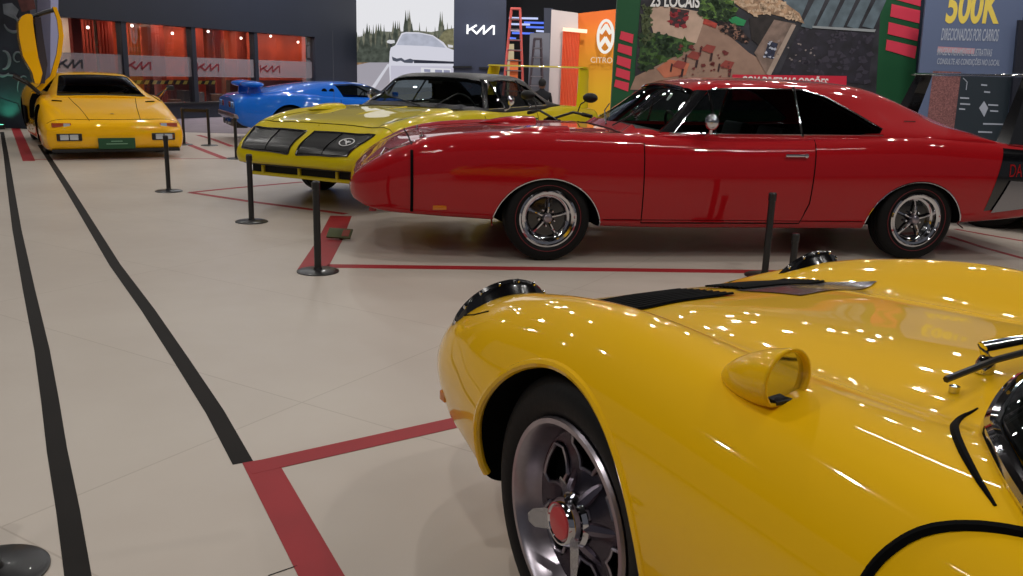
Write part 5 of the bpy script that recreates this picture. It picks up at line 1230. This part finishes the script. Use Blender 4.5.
# ------------------------------------------------------------------ blue-grey information board
WI = Wall((5.9, 12.75), (8.6, 12.15))
ib = empty('information_board', (0, 0, 0), 0, 'blue-grey information board with yellow numerals above the red car tail', 'sign'); ib.matrix_world = WI.M
mIB = mat('board_blue', srgb(92, 106, 138), .5); WI.slab('panel', [(931, -50), (1030, -50), (1003, 205), (906, 200)], -.08, 0, mIB, ib, px=True)
WI.slab('dark_section', [(945, 72), (1012, 76), (1004, 150), (934, 150)], .001, .004, mat('board_navy', srgb(34, 46, 56), .5), ib, px=True)
WI.slab('mosaic_square', [(933, 71), (961, 72), (953, 135), (926, 130)], .005, .008, mat('rose_tile', srgb(128, 84, 84), .6, noise=.45, nscale=60), ib, px=True)
x0, y0 = WI.uv(945, 21.5); x1, y1 = WI.uv(1004, -12); wtext(WI, 'numerals', '500K', x0, x1, y0, y1 - y0, .005, mat('numeral_yellow', srgb(230, 205, 90), .5), ib, .03)
mIT = mat('board_print', srgb(168, 176, 192), .5)
for txt, u0, u1, vb, vt in (('DIRECIONADOS POR CARROS', 941, 1000, 38.5, 26), ('IMAGENS MERAMENTE ILUSTRATIVAS', 937, 993, 53.5, 46), ('CONSULTE AS CONDIÇÕES NO LOCAL', 937, 1001, 62.5, 55)):
    x0, y0 = WI.uv(u0, vb); x1, y1 = WI.uv(u1, vt); wtext(WI, 'lettering', txt, x0, x1, y0 - .02, (WI.uv(u0, vt)[1] - y0) * .95, .005, mIT, ib, .01)
WI.slab('pink_line', [(938, 46.5), (975, 48.5), (974, 54), (937, 52)], .002, .004, mat('pink_print', srgb(186, 140, 150), .5), ib, px=True)
for (u, v, w_) in ((984, 91, 6), (981, 84, 6), (988, 104, 10), (990, 110, 8), (983, 123, 20), (960, 97, 9), (960, 103, 10), (959, 108, 6), (978, 131, 14)):
    WI.slab('small_print', [(u, v), (u + w_, v + .6), (u + w_, v + 2), (u, v + 1.6)], .006, .008, mIT, ib, px=True)
bm = bmesh.new(); tube(bm, [WI.uv(963, 78) + (.008,), WI.uv(967, 82) + (.008,), WI.uv(966, 90) + (.008,)], .006, 6); obj('arrow_print', bm, mIT, ib)
WI.slab('emblem_print', [(979, 108), (984, 101), (988, 108), (984, 117)], .006, .008, mIT, ib, px=True)
WN = Wall((8.0, 12.1), (10.5, 11.6))
o = WN.slab('navy_panel', [(1019, 20), (1100, 25), (1090, 225), (1001, 215)], -.08, 0, mat('navy_panel', srgb(22, 26, 42), .5), None, px=True); finish(o, 'navy panel at the right edge beside the information board', 'panel')

# ------------------------------------------------------------------ seated visitor
def person():
    px_ = GP(542, 90, Vector((0, 20, 0)), Vector((0, 1, 0)))
    root = empty('person', (px_.x, 20, 0), PI, 'person in dark clothes sitting far behind the yellow winged car', 'person')
    V = [(0, 0, .50), (0, .02, .72), (0, .02, .93), (0, .01, 1.0), (0, -.0, 1.07), (.17, .02, .92), (.22, -.02, .68), (.16, -.22, .60), (-.17, .02, .92), (-.22, -.02, .68), (-.16, -.22, .60),
         (.09, -.04, .49), (.12, -.42, .50), (.12, -.42, .08), (.12, -.55, .05), (-.09, -.04, .49), (-.12, -.42, .50), (-.12, -.42, .08), (-.12, -.55, .05)]
    E = [(0, 1), (1, 2), (2, 3), (3, 4), (2, 5), (5, 6), (6, 7), (2, 8), (8, 9), (9, 10), (0, 11), (11, 12), (12, 13), (13, 14), (0, 15), (15, 16), (16, 17), (17, 18)]
    Rr = [.15, .14, .15, .06, .05, .07, .05, .035, .07, .05, .035, .09, .07, .05, .04, .09, .07, .05, .04]
    me = bpy.data.meshes.new('body'); me.from_pydata(V, E, []); o = link('body', me, mat('dark_cloth', srgb(20, 20, 28), .8), root)
    o.modifiers.new('k', 'SKIN'); 
    for i, r_ in enumerate(Rr): me.skin_vertices[0].data[i].radius = (r_, r_ * .75)
    me.skin_vertices[0].data[0].use_root = True
    s2 = o.modifiers.new('u', 'SUBSURF'); s2.levels = 2; s2.render_levels = 2
    bm = bmesh.new(); r = bmesh.ops.create_uvsphere(bm, u_segments=20, v_segments=14, radius=1); bmesh.ops.scale(bm, vec=(.078, .095, .115), verts=r['verts']); bmesh.ops.translate(bm, vec=(0, -.01, 1.13), verts=r['verts'])
    r = bmesh.ops.create_cone(bm, segments=8, radius1=.016, radius2=.004, depth=.03, cap_ends=True); bmesh.ops.rotate(bm, verts=r['verts'], matrix=Matrix.Rotation(PI / 2, 3, 'X')); bmesh.ops.translate(bm, vec=(0, -.108, 1.125), verts=r['verts']); obj('head', bm, mat('skin', srgb(120, 84, 66), .6), root)
    bm = bmesh.new(); r = bmesh.ops.create_uvsphere(bm, u_segments=20, v_segments=14, radius=1); bmesh.ops.scale(bm, vec=(.086, .10, .10), verts=r['verts']); bmesh.ops.translate(bm, vec=(0, .012, 1.16), verts=r['verts']); obj('hair', bm, mat('hair', srgb(18, 15, 16), .7), root)
    st = empty('stool', (px_.x, 20.03, 0), 0, 'stool under the person in dark clothes', 'stool')
    bm = bmesh.new(); box(bm, (0, 0, .39), (.36, .36, .05), bev=.02); obj('seat', bm, mBLK, st)
    for a, b in ((.14, .14), (.14, -.14), (-.14, .14), (-.14, -.14)):
        bm = bmesh.new(); tube(bm, [(a, b, .38), (a * 1.2, b * 1.2, 0)], .014, 6); obj('leg', bm, mALU, st)
person()

# ------------------------------------------------------------------ ceiling and light
bm = bmesh.new(); box(bm, (0, 14, 8.6), (60, 50, .2)); finish(obj('ceiling', bm, mat('ceiling_black', srgb(16, 17, 22), .9)), kind='structure')
for k, yb in enumerate((20.5, 24.0)):
    t_ = empty('roof_truss', (0, yb, 7.0), 0, 'black lattice roof truss %s' % ('nearer, high above the ladders' if k == 0 else 'farther, high above the ladders'), 'truss')
    for dy, dz in ((0, 0), (.3, 0), (.15, .3)):
        bm = bmesh.new(); tube(bm, [(-14, dy, dz), (14, dy, dz)], .03, 6); obj('chord', bm, mALU, t_)
    bm = bmesh.new()
    for q in range(56): x = -14 + q * .5; tube(bm, [(x, 0, 0), (x + .25, .15, .3), (x + .5, 0, 0)], .012, 4, cap=False)
    obj('lacing', bm, mALU, t_)
random.seed(2)
for ix in range(7):
    for iy in range(10):
        x = -10.5 + 3.4 * ix + random.uniform(-.5, .5); y = -3.5 + 3.5 * iy + random.uniform(-.5, .5)
        if iy == 0 or (iy < 4 and (ix + iy) % 2): continue
        area((x, y, 6.6), .17, 34 if iy > 3 else 62, (1, .965, .925))
        if (ix + iy) % 2 == 0 and (ix > 3 or iy > 4): area((x + .45, y + .1, 6.6), .14, 10, (1, .97, .93))
for x, y, r_ in ((-3.2, .5, .3), (-2.4, -.5, .3), (2.5, 4.5, 1.3), (5.5, 2.5, 1.3)):
    area((x, y, 4.6), .05, 14, (1, .98, .95), (0, 0, r_), 'RECTANGLE', 2.2)
area((2.6, 21.5, 6.0), .5, 170, (1, .95, .9), (rad(60), 0, 0)); area((4.6, 9.6, 6.2), .5, 130, (1, .96, .92), (rad(45), 0, 0)); area((-1, 24, 6.4), .4, 120, (.9, .93, 1), (rad(55), 0, 0))  # unseen lamps added to brighten the back stands and the billboard
area((-2.2, -3.0, 6.2), 1.4, 70, (1, .965, .925))  # broad unseen lamp added behind the camera to lift the yellow flank
w = bpy.data.worlds.new('world'); sc.world = w; w.use_nodes = True; w.node_tree.nodes['Background'].inputs[0].default_value = (.55, .56, .62, 1); w.node_tree.nodes['Background'].inputs[1].default_value = .16
